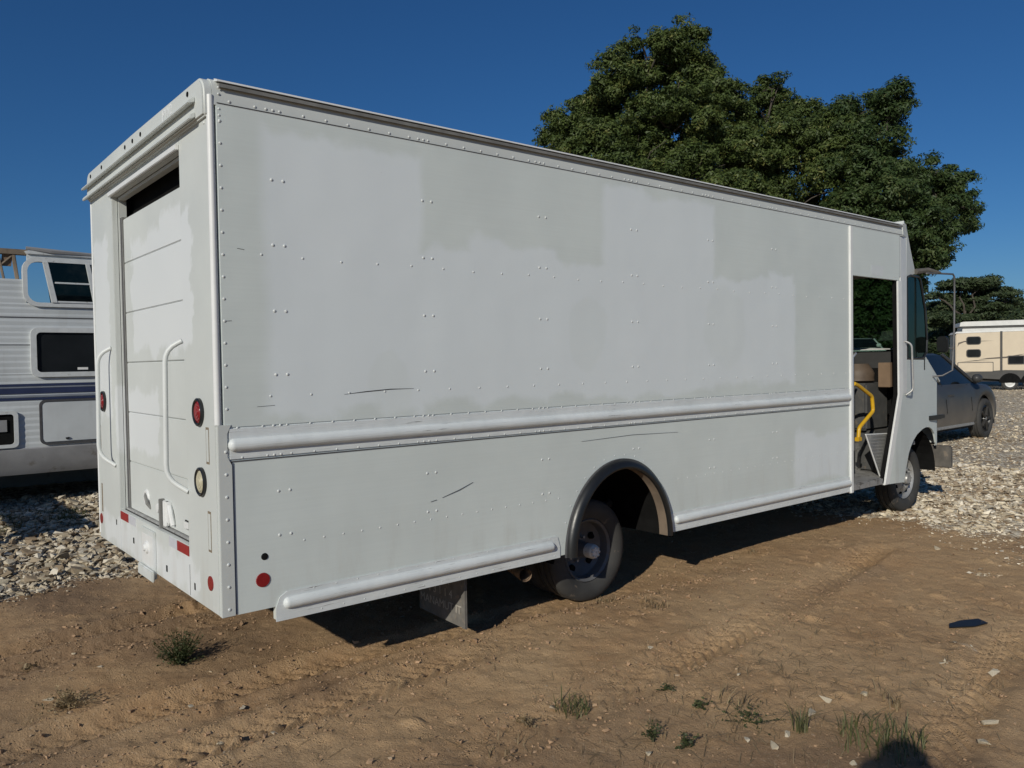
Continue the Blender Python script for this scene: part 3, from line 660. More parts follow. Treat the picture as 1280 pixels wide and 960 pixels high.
# far flank of the cab, front header, windscreen, nose
fyl = lambda x: W-cy(x)
part(MB().strip([5.97, 6.9, 7.2], [1.5]*3, [2.4]*3, lambda x: fyl(x)-.02, lambda x: fyl(x)-.012), 'far_door_glass', 'sideglass')
part(MB().strip([5.97, 6.9, 7.87, 8.25], [.36, .36, .7, .7], [1.5, 1.5, 1.5, 1.36], lambda x: fyl(x)-.02, lambda x: fyl(x)), 'far_fender', 'paint')
part(MB().strip([7.2, 7.23], [1.5, 1.5], [2.86, 2.86], lambda x: fyl(x)-.03, lambda x: fyl(x)), 'far_windscreen_post', 'paint')
part(MB().strip([7.23, 7.84], [1.5, 1.5], [2.45, 1.8], lambda x: fyl(x)-.02, lambda x: fyl(x)-.012), 'far_quarter_glass', 'sideglass')
def quadslab(pts, name, mt, th=.02, **k):
    a = [Vector(p) for p in pts]; nn = (a[1]-a[0]).cross(a[2]-a[0]).normalized()*th
    return part(MB().add([tuple(p) for p in a]+[tuple(p+nn) for p in a], [(0,1,2,3), (7,6,5,4), (0,4,5,1), (1,5,6,2), (2,6,7,3), (3,7,4,0)]), name, mt, **k)
quadslab([(7.10, 0.02, 2.99), (7.43, cy(7.43), 2.50), (7.43, W-cy(7.43), 2.50), (7.10, W-.02, 2.99)], 'front_header', 'paint')
quadslab([(7.045, 0.0, 2.985), (7.105, .02, 2.985), (7.105, W-.02, 2.985), (7.045, W, 2.985)], 'front_roof_cap', 'paint', .03)
part(MB().add([(7.02, -.002, 2.86), (7.02, -.002, 2.975), (7.11, .005, 2.985), (7.175, .03, 2.955), (7.43, .062, 2.50), (7.17, .03, 2.45), (7.165, .028, 2.86),
     (7.02, .03, 2.86), (7.02, .03, 2.975), (7.11, .035, 2.985), (7.175, .06, 2.955), (7.43, .09, 2.50), (7.17, .06, 2.45), (7.165, .058, 2.86)],
     [(0,1,2,3,6), (6,3,4,5), (7,13,10,9,8), (13,12,11,10), (1,8,9,2), (2,9,10,3), (3,10,11,4), (4,11,12,5), (0,7,8,1), (0,6,13,7), (6,5,12,13)]), 'front_corner_cap', 'paint')
quadslab([(7.43, .07, 2.50), (7.80, .115, 1.62), (7.80, W-.115, 1.62), (7.43, W-.07, 2.50)], 'windscreen', 'wind', .006)
part(MB().tube([(7.615, W/2, 2.06), (7.43, W/2, 2.50)], .018, 6).tube([(7.80, W/2, 1.62), (7.615, W/2, 2.06)], .018, 6), 'windscreen_bar', 'flare')
quadslab([(7.80, .115, 1.60), (8.30, .17, 1.32), (8.30, W-.17, 1.32), (7.80, W-.115, 1.60)], 'hood', 'paint', .02)
part(MB().box(8.30, 8.34, .21, W-.21, .60, 1.32), 'grille_panel', 'paint', bevel=.02)
bp = part(MB().box(8.28, 8.36, .05, W-.05, .34, .59), 'bumper', 'bumper', bevel=.012)
part(MB().box(8.18, 8.28, .70, .80, .42, .55), 'bumper_bracket', 'under', bp)
part(MB().box(8.18, 8.28, W-.80, W-.70, .42, .55), 'bumper_bracket', 'under', bp)
# mirror arm and mirror
ma = part(MB().tube([(7.42, .05, 2.52), (7.62, .0, 2.545), (7.78, -.05, 2.52)], [.03, .026, .016], 8), 'mirror_arm', 'bumper')
part(MB().tube([(7.50, -.03, 2.50), (7.80, -.04, 2.515), (8.11, -.05, 2.525), (8.145, -.05, 2.50), (8.15, -.05, 2.3), (8.14, -.05, 1.9), (8.12, -.04, 1.46), (8.08, .05, 1.40), (8.02, .16, 1.39)], .010, 8), 'mirror_tube', 'steel', ma, smooth=60)
part(MB().tube([(8.13, -.045, 1.70), (8.05, .02, 1.72)], .010, 6), 'mirror_stay', 'steel', ma)
part(MB().slab(rr_pts(-.03, .09, 1.66, 1.84, .04), 'x', 8.02, 8.07), 'mirror_head', 'flare', ma, bevel=.012)
# cab interior
part(MB().slab([(5.99, .44), (7.0, .44), (7.0, .10), (7.6, .14), (7.6, W-.14), (5.99, W-.06)], 'z', .66, .70), 'cab_floor', 'floor')
part(MB().box(5.99, 6.86, .012, .05, .345, .40).box(5.99, 6.95, .03, .42, .385, .405), 'entry_step', 'floor', bevel=.003)
part(MB().box(5.99, 6.95, .42, .44, .40, .665), 'step_riser', 'floor')
TA, TB, TC = Vector((6.43, .10, .85)), Vector((6.875, .10, .83)), Vector((6.72, .10, .405))
tp = part(MB().add([tuple(q) for q in (TA, TB, TC)]+[(q.x, q.y+.012, q.z) for q in (TA, TB, TC)], [(0,1,2), (5,4,3), (0,3,4,1), (1,4,5,2), (2,5,3,0)]), 'tread_plate', 'alu')
part(MB().tube([TA, TC], .007, 6), 'plate_edge', 'trim', tp); part(MB().tube([TA, TB], .007, 6), 'plate_edge', 'trim', tp)
mb = MB()
for i in range(13):
    for j in range(13):
        a, b_ = (i+.5)/13, (j+.5)/13
        if a+b_ < .96: mb.dome(TA*(1-a-b_)+TB*a+TC*b_, .008, (0, -1, 0), 5, .5)
part(mb, 'tread_bumps', 'alu', tp, kind='stuff')
part(MB().box(6.95, 7.5, .25, .62, .40, .84), 'wheel_box', 'cabgrey', bevel=.03)
eng = part(MB().slab([(6.75, .70), (7.75, .70), (7.75, 1.45), (7.35, 1.45), (6.9, 1.25), (6.75, 1.05)], 'y', .75, 1.55), 'engine_cover', 'cabgrey', bevel=.05)
part(MB().slab([(7.40, 1.45), (7.78, 1.45), (7.78, 1.60), (7.62, 1.69), (7.44, 1.67)], 'y', .10, W-.10), 'dashboard', 'dash', bevel=.02)
part(MB().box(7.40, 7.44, .12, W-.12, 1.0, 1.5), 'firewall_panel', 'black')
part(MB().box(7.10, 7.24, .17, .30, 1.30, 1.56), 'cardboard_carton', 'card', bevel=.004)
part(MB().add([(7.45, .4, 1.70), (7.62, .35, 1.705), (7.66, .95, 1.71), (7.48, 1.05, 1.70), (7.45, .4, 1.704), (7.62, .35, 1.712), (7.66, .95, 1.735), (7.48, 1.05, 1.71)], [(0,1,2,3), (7,6,5,4), (0,4,5,1), (1,5,6,2), (2,6,7,3), (3,7,4,0)]), 'paper_stack', 'paper')
st_ = part(MB().box(6.25, 6.75, 1.45, 1.95, .98, 1.10), 'driver_seat', 'brown', bevel=.04)
part(MB().slab([(6.12, 1.05), (6.26, 1.05), (6.20, 1.75), (6.08, 1.75)], 'y', 1.45, 1.95), 'seat_back', 'brown', st_, bevel=.04)
part(MB().lathe([(.06, .0), (.07, .05), (.05, .28)], (6.5, 1.7, .70), 'z', 14), 'seat_pedestal', 'cabgrey', st_)
part(MB().tube([(7.35, 1.75, 1.45), (7.05, 1.75, 1.50)], .025, 8), 'steering_column', 'black')
mb = MB(); ring = [(7.03+.06*math.sin(a), 1.75+.21*math.cos(a), 1.50+.2*math.sin(a)) for a in np.linspace(0, 2*math.pi, 25)]
part(mb.tube(ring, .014, 6), 'steering_wheel', 'black')
part(MB().lathe([(0, .05), (.05, .13), (.11, .15), (.15, .09), (.17, .05), (.165, .0), (.17, -.03), (.10, -.055), (0, -.055)], (7.05, .50, 1.40), 'z', 20), 'coiled_hose', 'brown', smooth=40)
part(MB().box(6.90, 7.38, .33, .73, .845, 1.345), 'tool_cabinet', 'cabgrey', bevel=.02)
part(MB().tube(bend([(6.17, .08, 1.365), (6.25, .08, 1.345), (6.52, .08, 1.23), (6.545, .08, 1.08), (6.26, .08, .93), (6.245, .08, .83)], 5, .03), .019, 10), 'yellow_grab_rail', 'yellow', smooth=60)
part(MB().tube([(6.12, .07, .72), (6.12, .07, 1.62), (6.18, .07, 1.66)], .014, 8), 'stanchion', 'alu', smooth=60)
part(MB().box(6.21, 6.28, .06, .10, .80, .84), 'rail_foot', 'yellow', bevel=.004)
part(MB().box(5.92, 7.12, .04, W-.04, 2.80, 2.83), 'cab_headliner', 'black')

# ------------------------------------------------------------------ cars
def car_paint(name, c, dirt=.5):
    mt, t, b = newmat(name); co = nd(t, 'ShaderNodeTexCoord').outputs['Object']
    sp = nd(t, 'ShaderNodeSeparateXYZ'); t.links.new(co, sp.inputs[0])
    d = mth(t, 'MULTIPLY', ramp(t, mth(t, 'ADD', sp.outputs[2], mth(t, 'MULTIPLY', noise(t, co, 3, 5, .6), .5)), 1.15, .35), dirt)
    t.links.new(mix(t, d, c, (.30, .26, .21)), b.inputs['Base Color'])
    t.links.new(mth(t, 'ADD', mth(t, 'MULTIPLY', d, .5), .40), b.inputs['Roughness']); b.inputs['Specular IOR Level'].default_value = .35
    return mt
def car(name, label, cat, paint, loc, rz, L, belt, hw, wheels, R, roof, cowl, roofx, scale=1., detail=True):
    """belt: (x, z) of the shoulder line; roof: height; cowl: foot of screen and tail; roofx: roof front and rear"""
    c = empty(name, loc, label, cat, rz); c.scale = (scale,)*3
    xs = sorted(set(list(np.linspace(-L/2, L/2, 70)))); bx, bz = zip(*belt)
    zt = lambda x: float(np.interp(x, bx, bz))
    def hwf(x): q = abs(x)/(L/2); return hw*(1-.17*max(0, (q-.72)/.28)**2)
    def zb(x):
        z = .27+.12*max(0, (abs(x)/(L/2)-.86)/.14)
        for wx in wheels:
            d = (x-wx)/(R+.055)
            if abs(d) < 1: z = max(z, R+(R+.055)*math.sqrt(1-d*d)*1.0)
        return z
    lev = [0, .18, .42, .7, .9, 1]; prof = [-.05, -.005, .0, -.015, -.05, -.09]
    mb = MB(); v = []; k = 2*len(lev)
    for x in xs:
        h = hwf(x); a, b_ = zb(x), zt(x)
        for q, pr_ in zip(lev, prof): v.append((x, -(h+pr_), a+(b_-a)*q))
        for q, pr_ in list(zip(lev, prof))[::-1]: v.append((x, h+pr_, a+(b_-a)*q+ .0))
    n = len(xs); f = [(i*k+j, i*k+j+1, (i+1)*k+j+1, (i+1)*k+j) for i in range(n-1) for j in range(k-1)]
    f += [tuple(range(k))[::-1], tuple(range((n-1)*k, n*k))]
    mb.add(v, f).build('body', paint, c, smooth=50)
    MB().box(-L/2+.15, L/2-.15, -hw+.12, hw-.12, .22, .75).build('underbody', 'under', c)
    x0, x1 = cowl; r0, r1 = roofx; bw = hw-.10; rwd = hw-.30 if roof < 2 else hw-.16
    zc0, zc1 = zt(x0)-.01, zt(x1)-.01
    B = [(x0, -bw, zc0), (x0, bw, zc0), (x1, bw, zc1), (x1, -bw, zc1)]; Tt = [(r0, -rwd, roof-.03), (r0, rwd, roof-.03), (r1, rwd, roof-.03), (r1, -rwd, roof-.03)]
    MB().add([B[0], B[1], Tt[1], Tt[0]], [(0,1,2,3)]).build('windscreen', 'darkglass', c)
    MB().add([B[2], B[3], Tt[3], Tt[2]], [(0,1,2,3)]).build('rear_window', 'darkglass', c)
    lerp = lambda a, b_, t: tuple(a[i]*(1-t)+b_[i]*t for i in range(3))
    for (p, q, r_, s_) in ((B[0], B[3], Tt[3], Tt[0]), (B[1], B[2], Tt[2], Tt[1])):
        MB().add([p, q, r_, s_], [(0,1,2,3)]).build('side_window', 'darkglass', c)
        for t in (0, .47, .98):
            MB().tube([lerp(p, q, t), lerp(s_, r_, t)], .035 if t in (0, .98) else .022, 6).build('pillar', paint if t != .47 else M['flare'], c)
        MB().tube([p, lerp(p, q, .5), q], .014, 6).build('window_trim', 'silver', c)
    MB().add([(r0+.05, -rwd, roof-.05), (r0+.05, rwd, roof-.05), (r1-.05, rwd, roof-.05), (r1-.05, -rwd, roof-.05),
              (r0-.05, -rwd+.12, roof), (r0-.05, rwd-.12, roof), (r1+.1, rwd-.12, roof), (r1+.1, -rwd+.12, roof)],
             [(4,5,6,7), (3,2,1,0), (0,1,5,4), (1,2,6,5), (2,3,7,6), (3,0,4,7)]).build('roof_panel', paint, c, bevel=.02)
    for wx in wheels:
        for sg in (-1, 1):
            yo = sg*(hw-.10)
            wh = MB().lathe(tyre_prof(R, R*.66, .22), (wx, yo, R), 'y', 36, 1, False).build('wheel', 'rubber', c, smooth=35)
            MB().lathe([(R*.66, .03), (R*.66, -.075), (R*.60, -.085), (R*.56, -.055), (.0, -.06)], (wx, yo, R), 'y', 30, -sg).build('rim', 'flare', wh, smooth=30)
            for q in range(5):
                a = 2*math.pi*q/5
                MB().tube([(wx+.05*math.cos(a), yo+sg*.085, R+.05*math.sin(a)), (wx+R*.6*math.cos(a), yo+sg*.09, R+R*.6*math.sin(a))], [.03, .02], 6).build('spoke', 'under', wh)
            MB().lathe([(0, .10), (.035, .095), (.05, .06)], (wx, yo, R), 'y', 14, sg).build('hub_cap', 'silver', wh)
    for sg in (-1, 1):
        MB().lathe([(0, -.10), (.05, -.085), (.075, -.03), (.075, .04), (0, .05)], (x0-.38, sg*(hw+.06), zt(x0-.4)+.09), 'x', 14).build('door_mirror', paint, c, smooth=50)
        if detail:
            for dx in (x0-.42, x0-1.5):
                MB().tube([(dx, sg*(hwf(dx)+.001-.045), .36), (dx, sg*(hwf(dx)+.001), .55), (dx-.01, sg*(hwf(dx)-.012), zt(dx)*.75), (dx-.03, sg*(hwf(dx)-.085), zt(dx)-.01)], .006, 5).build('door_seam', 'black', c)
            for dx in (x0-1.28, x0-2.3):
                MB().box(dx-.10, dx+.10, sg*(hw-.03), sg*(hw-.005), zt(dx)-.20, zt(dx)-.165).build('door_handle', paint, c, bevel=.008)
            MB().box(wheels[1]+.55, wheels[0]-.5, sg*(hw-.06), sg*(hw-.02), .27, .32).build('sill_trim', 'silver', c, bevel=.01)
            MB().lathe([(0, .05), (.06, .045), (.11, .0), (.11, -.05), (0, -.06)], (L/2-.14, sg*(hw-.25), zt(L/2-.15)-.10), 'x', 14).build('headlight', 'clear', c, smooth=50)
    return c
grey = car_paint('dusty_charcoal_car_paint', (.05, .05, .05), .7)
car('parked_car', 'dusty charcoal parked car with black wheels, beyond the front of the white truck', 'car', grey, (15.05, 3.72, GZ), RAD(1.5), 4.55,
    [(-2.28, .72), (-2.1, .98), (-1.0, 1.0), (1.05, .99), (1.6, .95), (2.05, .84), (2.28, .58)], .91, (1.36, -1.36), .355, 1.52, (1.12, -2.05), (.20, -1.45), 1.16)
whitep = car_paint('white_van_paint', (.7, .7, .68), .3)
car('parked_van', 'white van parked far off below the trees, seen through the truck windscreen', 'van', whitep, (27.7, 11.75, GZ), RAD(-18), 5.4,
    [(-2.7, 1.9), (-2.6, 2.06), (1.0, 2.06), (1.3, 1.95), (2.3, 1.2), (2.7, .8)], .98, (1.75, -1.7), .36, 2.42, (1.15, -2.66), (.75, -2.6), 1.0)

# ------------------------------------------------------------------ old travel trailer with broken roof (behind the truck's rear)
def siding_mat(name, base, rib, stripe=False, ribamt=.012):
    mt, t, b = newmat(name); co = nd(t, 'ShaderNodeTexCoord').outputs['Object']
    sp = nd(t, 'ShaderNodeSeparateXYZ'); t.links.new(co, sp.inputs[0]); Z = sp.outputs[2]
    col = mix(t, ramp(t, noise(t, co, 1.5, 5, .6), .3, .7), tuple(x*.9 for x in base), tuple(x*1.05 for x in base))
    g = noise(t, co, 2, 5, .7, sc=(3, 3, .4)); col = mix(t, mth(t, 'MULTIPLY', ramp(t, g, .5, .8), .25), col, (.30, .28, .25))
    t.links.new(col, b.inputs['Base Color']); b.inputs['Roughness'].default_value = .5
    return mt
M['siding'] = siding_mat('aged_white_siding', (.53, .56, .57), .1)
M['rvskirt'] = mat('trailer_skirt_grey', (.26, .26, .265), .6, 0, .15, 3, (.18, .165, .15), .08)
M['navy'] = mat('navy_stripe', (.025, .035, .085), .45, 0, .1, 6)
M['greystripe'] = mat('grey_stripe', (.22, .24, .28), .45, 0, .1, 6)
M['frame'] = mat('white_window_frame', (.56, .58, .58), .45, 0, .08, 12, (.35, .34, .32), .02)
M['wood'] = mat('weathered_timber', (.19, .15, .11), .85, 0, .25, 9)
RY = 7.60
RO = (1.2, RY+1.2, GZ)
RVt = empty('travel_trailer', RO, 'old ribbed white travel trailer with torn roof and navy stripes, on gravel', 'trailer')
def rp(mb, name, mt, parent=None, **k): return mb.build(name, mt, parent or RVt, RO, **k)
# ribbed wall: sheet profile repeated up the wall; openings left out
def ribs(z0, z1, pitch=.075, amp=.0045):
    out = []; z = z0
    while z < z1-1e-4:
        zz = min(z+pitch, z1); out += [(z, 0), (z+(zz-z)*.62, -amp), (z+(zz-z)*.8, -amp*.6)]; z = zz
    return out+[(z1, 0)]
def wall_piece(x0, x1, z0, z1, name='wall_sheet'):
    pr_ = ribs(z0, z1); v = [(x, RY+a, z) for x in (x0, x1) for z, a in pr_]; n = len(pr_)
    v += [(x, RY+.05, z) for x in (x0, x1) for z in (z0, z1)]; o = 2*n
    f = [(i, i+1, n+i+1, n+i) for i in range(n-1)]+[(o, o+1, o+3, o+2)]+[tuple(range(n))+(o+1, o), tuple(range(2*n-1, n-1, -1))+(o+2, o+3)]
    f += [(0, n, o+2, o), (n-1, o+1, o+3, 2*n-1)]
    return rp(MB().add(v, f), name, 'siding')
XA, XB = -2.6, 4.2
WIN1 = (.32, 1.55, 2.45, 2.98); WIN2 = (.40, 1.75, 1.59, 2.10)           # upper see-through window, middle window
wall_piece(XA, XB, .66, WIN2[2]); wall_piece(XA, WIN2[0], WIN2[2], WIN2[3]); wall_piece(WIN2[1], XB, WIN2[2], WIN2[3])
wall_piece(XA, XB, WIN2[3], WIN1[2]); wall_piece(XA, WIN1[0], WIN1[2], 2.74); wall_piece(WIN1[1], XB, WIN1[2], WIN1[3])
wall_piece(WIN1[0]+.02, XB, WIN1[3], 3.05)
rp(MB().box(XA, XB, RY-.006, RY+.02, 2.268, 2.28), 'wall_joint', 'seam'); rp(MB().box(XA, .36, RY-.006, RY+.02, 1.93, 1.94), 'wall_joint', 'seam')
for z0, z1, mt in ((1.425, 1.455, 'navy'), (1.335, 1.40, 'navy'), (1.29, 1.315, 'greystripe'), (1.255, 1.28, 'navy'), (1.405, 1.42, 'greystripe')):
    rp(MB().box(XA, XB, RY-.0135, RY, z0, z1), 'stripe', mt)
rp(MB().slab([(RY-.005, .665), (RY-.02, .65), (RY+.0, .46), (RY+.08, .33), (RY+.2, .33), (RY+.2, .66)], 'x', XA, XB), 'skirt', 'rvskirt', smooth=30)
rp(MB().box(XA, XB, RY+.21, RY+2.3, .34, .60), 'trailer_frame', 'under')
rp(MB().box(XA, XB, RY+2.35, RY+2.42, .5, 2.0), 'far_wall', 'siding')
rp(MB().box(XA, XB, RY+2.30, RY+2.34, GZ-.02, .52), 'far_light_block', 'rvskirt')  # added unseen board, blocks light from the far side under the trailer
rp(MB().box(XB-.05, XB, RY+.05, RY+2.35, .5, 3.1), 'end_wall', 'siding')
rp(MB().box(XA, XB, RY+.05, RY+2.35, .60, .66), 'trailer_floor', 'wood')
rp(MB().box(XA, XB-.06, RY+1.2, RY+1.24, .66, 2.35), 'inner_partition', 'black')
# torn roof edge: rail that still hangs on, struts and a dark beam
rp(MB().slab([(.34, 3.05), (.31, 3.085), (.42, 3.11), (1.2, 3.10), (2.6, 3.09), (2.6, 3.05)], 'y', RY-.03, RY+.12), 'roof_edge', 'frame', bevel=.006)
rp(MB().tube([(.33, RY-.02, 3.125), (.6, RY-.03, 3.10), (1.4, RY-.02, 3.085), (2.6, RY-.02, 3.08)], [.02, .03, .014, .012], 6), 'torn_membrane', 'rvskirt')
bm_ = rp(MB().box(-1.2, .36, RY+.02, RY+.09, 3.04, 3.11), 'roof_beam', 'wood', bevel=.006)
for (xa, za, xb, zb_, wd) in ((.04, 3.08, .10, 2.72, .016), (.20, 3.08, .24, 2.72, .024), (-.25, 3.08, -.23, 2.72, .03), (.06, 2.9, .22, 3.06, .014), (-.8, 3.08, -.78, 2.72, .03)):
    rp(MB().tube([(xa, RY+.05, za), (xb, RY+.05, zb_)], wd, 5), 'roof_strut', 'wood')
rp(MB().slab([(.07, 2.90), (.18, 2.90), (.20, 3.05), (.09, 3.05)], 'y', RY+.06, RY+.08), 'torn_panel', 'card')
# windows
def ring_slab(out, inn, y0, y1):
    n = len(out); v = [(x, y0, z) for x, z in out]+[(x, y0, z) for x, z in inn]+[(x, y1, z) for x, z in out]+[(x, y1, z) for x, z in inn]
    f = []
    for i in range(n):
        j = (i+1) % n
        f += [(i, j, n+j, n+i), (2*n+j, 2*n+i, 3*n+i, 3*n+j), (i, 2*n+i, 2*n+j, j), (n+j, 3*n+j, 3*n+i, n+i)]
    return MB().add(v, f)
f1 = rp(ring_slab(rr_pts(.285, 1.60, 2.41, 3.02, .16), rr_pts(.335, 1.55, 2.46, 2.965, .12), RY-.035, RY+.06), 'window_frame', 'frame', smooth=35)
rp(MB().slab([(.50, 2.97), (.56, 2.97), (.655, 2.46), (.59, 2.46)], 'y', RY-.05, RY-.01), 'sash_stile', 'frame', f1, bevel=.004)
rp(MB().slab([(.98, 2.97), (1.03, 2.97), (1.12, 2.46), (1.06, 2.46)], 'y', RY-.05, RY-.01), 'sash_stile', 'frame', f1, bevel=.004)
for z0, z1 in ((2.70, 2.722), (2.462, 2.485)): rp(MB().box(.63, 1.43, RY-.045, RY-.012, z0, z1), 'sash_rail', 'frame', f1, bevel=.003)
rp(MB().slab([(.55, 2.965), (1.44, 2.965), (1.53, 2.465), (.64, 2.465)], 'y', RY-.028, RY-.022), 'pane', 'rvglass', f1)
rp(MB().slab([(.55, 3.0), (1.55, 3.0), (1.6, 2.4), (.62, 2.4)], 'y', RY+.16, RY+.19), 'inner_blind', 'black', f1)
f2 = rp(ring_slab(rr_pts(.345, 1.80, 1.535, 2.15, .09), rr_pts(.41, 1.74, 1.595, 2.09, .05), RY-.04, RY+.03), 'window_frame', 'frame', smooth=35)
rp(MB().slab(rr_pts(.40, 1.745, 1.59, 2.10, .05), 'y', RY-.012, RY-.006), 'pane', 'darkglass', f2)
rp(MB().box(.86, .98, RY-.016, RY-.0125, 1.62, 1.65), 'window_sticker', 'paper', f2)
f3 = rp(ring_slab(rr_pts(.42, 1.9, .69, 1.25, .07), rr_pts(.445, 1.875, .715, 1.225, .055), RY-.03, RY+.0), 'hatch_frame', 'seam', smooth=35)
rp(MB().slab(rr_pts(.45, 1.87, .72, 1.22, .05), 'y', RY-.026, RY-.004), 'hatch_door', 'siding', f3, bevel=.004)
rp(MB().tube([(.70, RY-.035, .755), (.74, RY-.035, .76)], .012, 6), 'hatch_latch', 'flare', f3)
f4 = rp(ring_slab(rr_pts(-.8, .19, .68, 1.13, .06), rr_pts(-.76, .145, .72, 1.09, .04), RY-.04, RY+.0), 'vent_frame', 'frame', smooth=35)
rp(MB().slab(rr_pts(-.765, .15, .715, 1.095, .04), 'y', RY-.012, RY-.006), 'vent_opening', 'black', f4)
rp(MB().box(-.7, .08, RY-.03, RY-.013, .87, 1.03), 'vent_louvre', 'rvskirt', f4, bevel=.01)
rp(MB().tube([(.20, RY+.12, .44), (.20, RY+.12, .36)], .03, 8), 'drain_cap', 'frame')
for x in (-1.6, 2.9): 
    rp(MB().lathe(tyre_prof(.34, .2, .2), (x, RY+.45, GZ+.335), 'y', 32, 1, False), 'wheel', 'rubber', smooth=35)
for x in (-2.2, 3.7): rp(MB().box(x-.06, x+.06, RY+.5, RY+.62, GZ-.02, .45), 'jack_stand', 'under')

# ------------------------------------------------------------------ cream caravan and white-roofed trailer far off
M['cream'] = mat('cream_fibreglass', (.60, .51, .38), .5, 0, .05, 1.5)
M['darkband'] = mat('charcoal_band', (.05, .048, .045), .55, 0, .15, 4)
M['swoosh'] = mat('brown_decal', (.10, .08, .06), .5, 0, .1, 5)
M['whiteroof'] = mat('white_roof_sheet', (.68, .68, .66), .5, 0, .08, 3)
CX, CY = 41.8, 11.35
C = empty('caravan', (CX, CY, GZ), 'cream caravan with brown swooshes and small dark windows, on far gravel', 'caravan', RAD(-62))
def cp_(mb, name, mt, parent=None, **k): return mb.build(name, mt, parent or C, (0, 0, 0), **k)
# local: x along the side (to the right in view), -y faces the camera
bodyo = [(-1.78, 1.0), (-1.78, 2.75), (-1.68, 2.85), (7, 2.98), (7, .55), (.2, .55), (-1.1, .62), (-1.6, .85)]
cp_(MB().slab(bodyo, 'y', 0, 2.4), 'wall', 'cream', bevel=.03)
cp_(MB().slab([(-1.84, 2.78), (-1.74, 2.90), (7, 3.04), (7, 2.95), (-1.74, 2.82)], 'y', -.02, 2.42), 'roof', 'whiteroof')
cp_(MB().slab([(.2, .52), (7, .52), (7, .80), (.35, .98), (-1.55, .86), (-1.0, .60)], 'y', -.012, .004), 'skirt_band', 'darkband')
cp_(MB().box(.13, .23, -.03, .01, .9, 2.88), 'corner_moulding', 'darkband')
for z0 in (2.25, 1.62):
    wf = cp_(MB().slab(rr_pts(-1.32, -.68, z0, z0+.40, .12), 'y', -.03, .0), 'window', 'darkband')
    cp_(MB().slab(rr_pts(-1.28, -.72, z0+.03, z0+.37, .1), 'y', -.036, -.03), 'pane', 'darkglass', wf)
wf = cp_(MB().slab(rr_pts(.45, 1.15, 1.25, 1.68, .04), 'y', -.03, .0), 'window', 'darkband'); cp_(MB().slab(rr_pts(.49, 1.11, 1.29, 1.64, .03), 'y', -.036, -.03), 'pane', 'darkglass', wf)
hf = cp_(MB().slab(rr_pts(-1.70, -.15, .90, 1.38, .03), 'y', -.02, .0), 'hatch', 'seam'); cp_(MB().slab(rr_pts(-1.67, -.18, .92, 1.35, .03), 'y', -.028, -.02), 'hatch_door', 'cream', hf)
for pts in ([(-1.70, 2.15), (-1.62, 2.28), (-1.4, 2.38), (-.1, 2.42), (-1.4, 2.44), (-1.66, 2.36)], [(-.8, 1.50), (.4, 1.56), (1.3, 1.78), (.9, 1.72), (.4, 1.64), (-.4, 1.58)], [(-1.6, 1.40), (-.7, 1.44), (-.2, 1.42), (-.9, 1.48)]):
    cp_(MB().slab(pts, 'y', -.006, .002), 'swoosh', 'swoosh')
for x in (.55, 1.45):
    wh = cp_(MB().lathe(tyre_prof(.36, .22, .2), (x, .10, .36), 'y', 30, 1, False), 'wheel', 'rubber', smooth=35)
    cp_(MB().lathe([(.22, .05), (.22, -.09), (.16, -.07), (.06, -.10), (0, -.10)], (x, .10, .36), 'y', 24), 'rim', 'whiteroof', wh)
    cp_(MB().slab([(x+.47*math.cos(a), .36+.47*math.sin(a)) for a in np.linspace(0, math.pi, 14)], 'y', -.016, -.005), 'wheel_arch', 'black')
cp_(MB().box(-1.7, 6.9, .2, 2.2, .42, .6), 'trailer_frame', 'under')
C2 = empty('box_trailer', (47.2, 14.6, GZ), 'white roofed trailer mostly hidden behind the cream caravan', 'trailer', RAD(-62))
MB().slab([(-.4, .6), (8, .6), (8, 3.35), (-.4, 3.35)], 'y', 0, 2.3).build('wall', 'whiteroof', C2, bevel=.03)
MB().slab([(-.55, 3.36), (-.5, 3.58), (-.35, 3.62), (8, 3.66), (8, 3.36)], 'y', -.08, 2.4).build('roof', 'whiteroof', C2)
MB().slab([(-.4, 3.24), (8, 3.24), (8, 3.36), (-.4, 3.36)], 'y', -.03, .0).build('roof_shadow_gap', 'darkband', C2)
for x in (2, 3): MB().lathe(tyre_prof(.36, .22, .2), (x, .15, .36), 'y', 24, 1, False).build('wheel', 'rubber', C2, smooth=35)

# ------------------------------------------------------------------ trees
def leaf_mat(name, a, b_, c):
    mt, t, b = newmat(name); at = nd(t, 'ShaderNodeAttribute', attribute_name='tint').outputs['Fac']
    col = mix(t, ramp(t, at, 0, .6), a, b_); col = mix(t, ramp(t, at, .72, 1), col, c)
    t.links.new(col, b.inputs['Base Color']); b.inputs['Roughness'].default_value = .55; b.inputs['Specular IOR Level'].default_value = .3
    out = t.nodes['Material Output']; tr = nd(t, 'ShaderNodeBsdfTranslucent'); t.links.new(mix(t, .5, col, (.10, .14, .02)), tr.inputs[0])
    ms = nd(t, 'ShaderNodeMixShader'); ms.inputs[0].default_value = .18; t.links.new(b.outputs[0], ms.inputs[1]); t.links.new(tr.outputs[0], ms.inputs[2])
    t.links.new(ms.outputs[0], out.inputs['Surface']); return mt
M['oak'] = leaf_mat('oak_leaves', (.036, .060, .020), (.082, .114, .030), (.17, .17, .05))
M['oakdark'] = leaf_mat('dark_oak_leaves', (.028, .054, .020), (.055, .086, .026), (.11, .125, .042))
M['pine'] = leaf_mat('olive_needles', (.030, .050, .022), (.055, .078, .034), (.10, .11, .05))
M['bark'] = mat('grey_bark', (.07, .058, .046), .9, 0, .25, 3, None, 0, .6, 8)
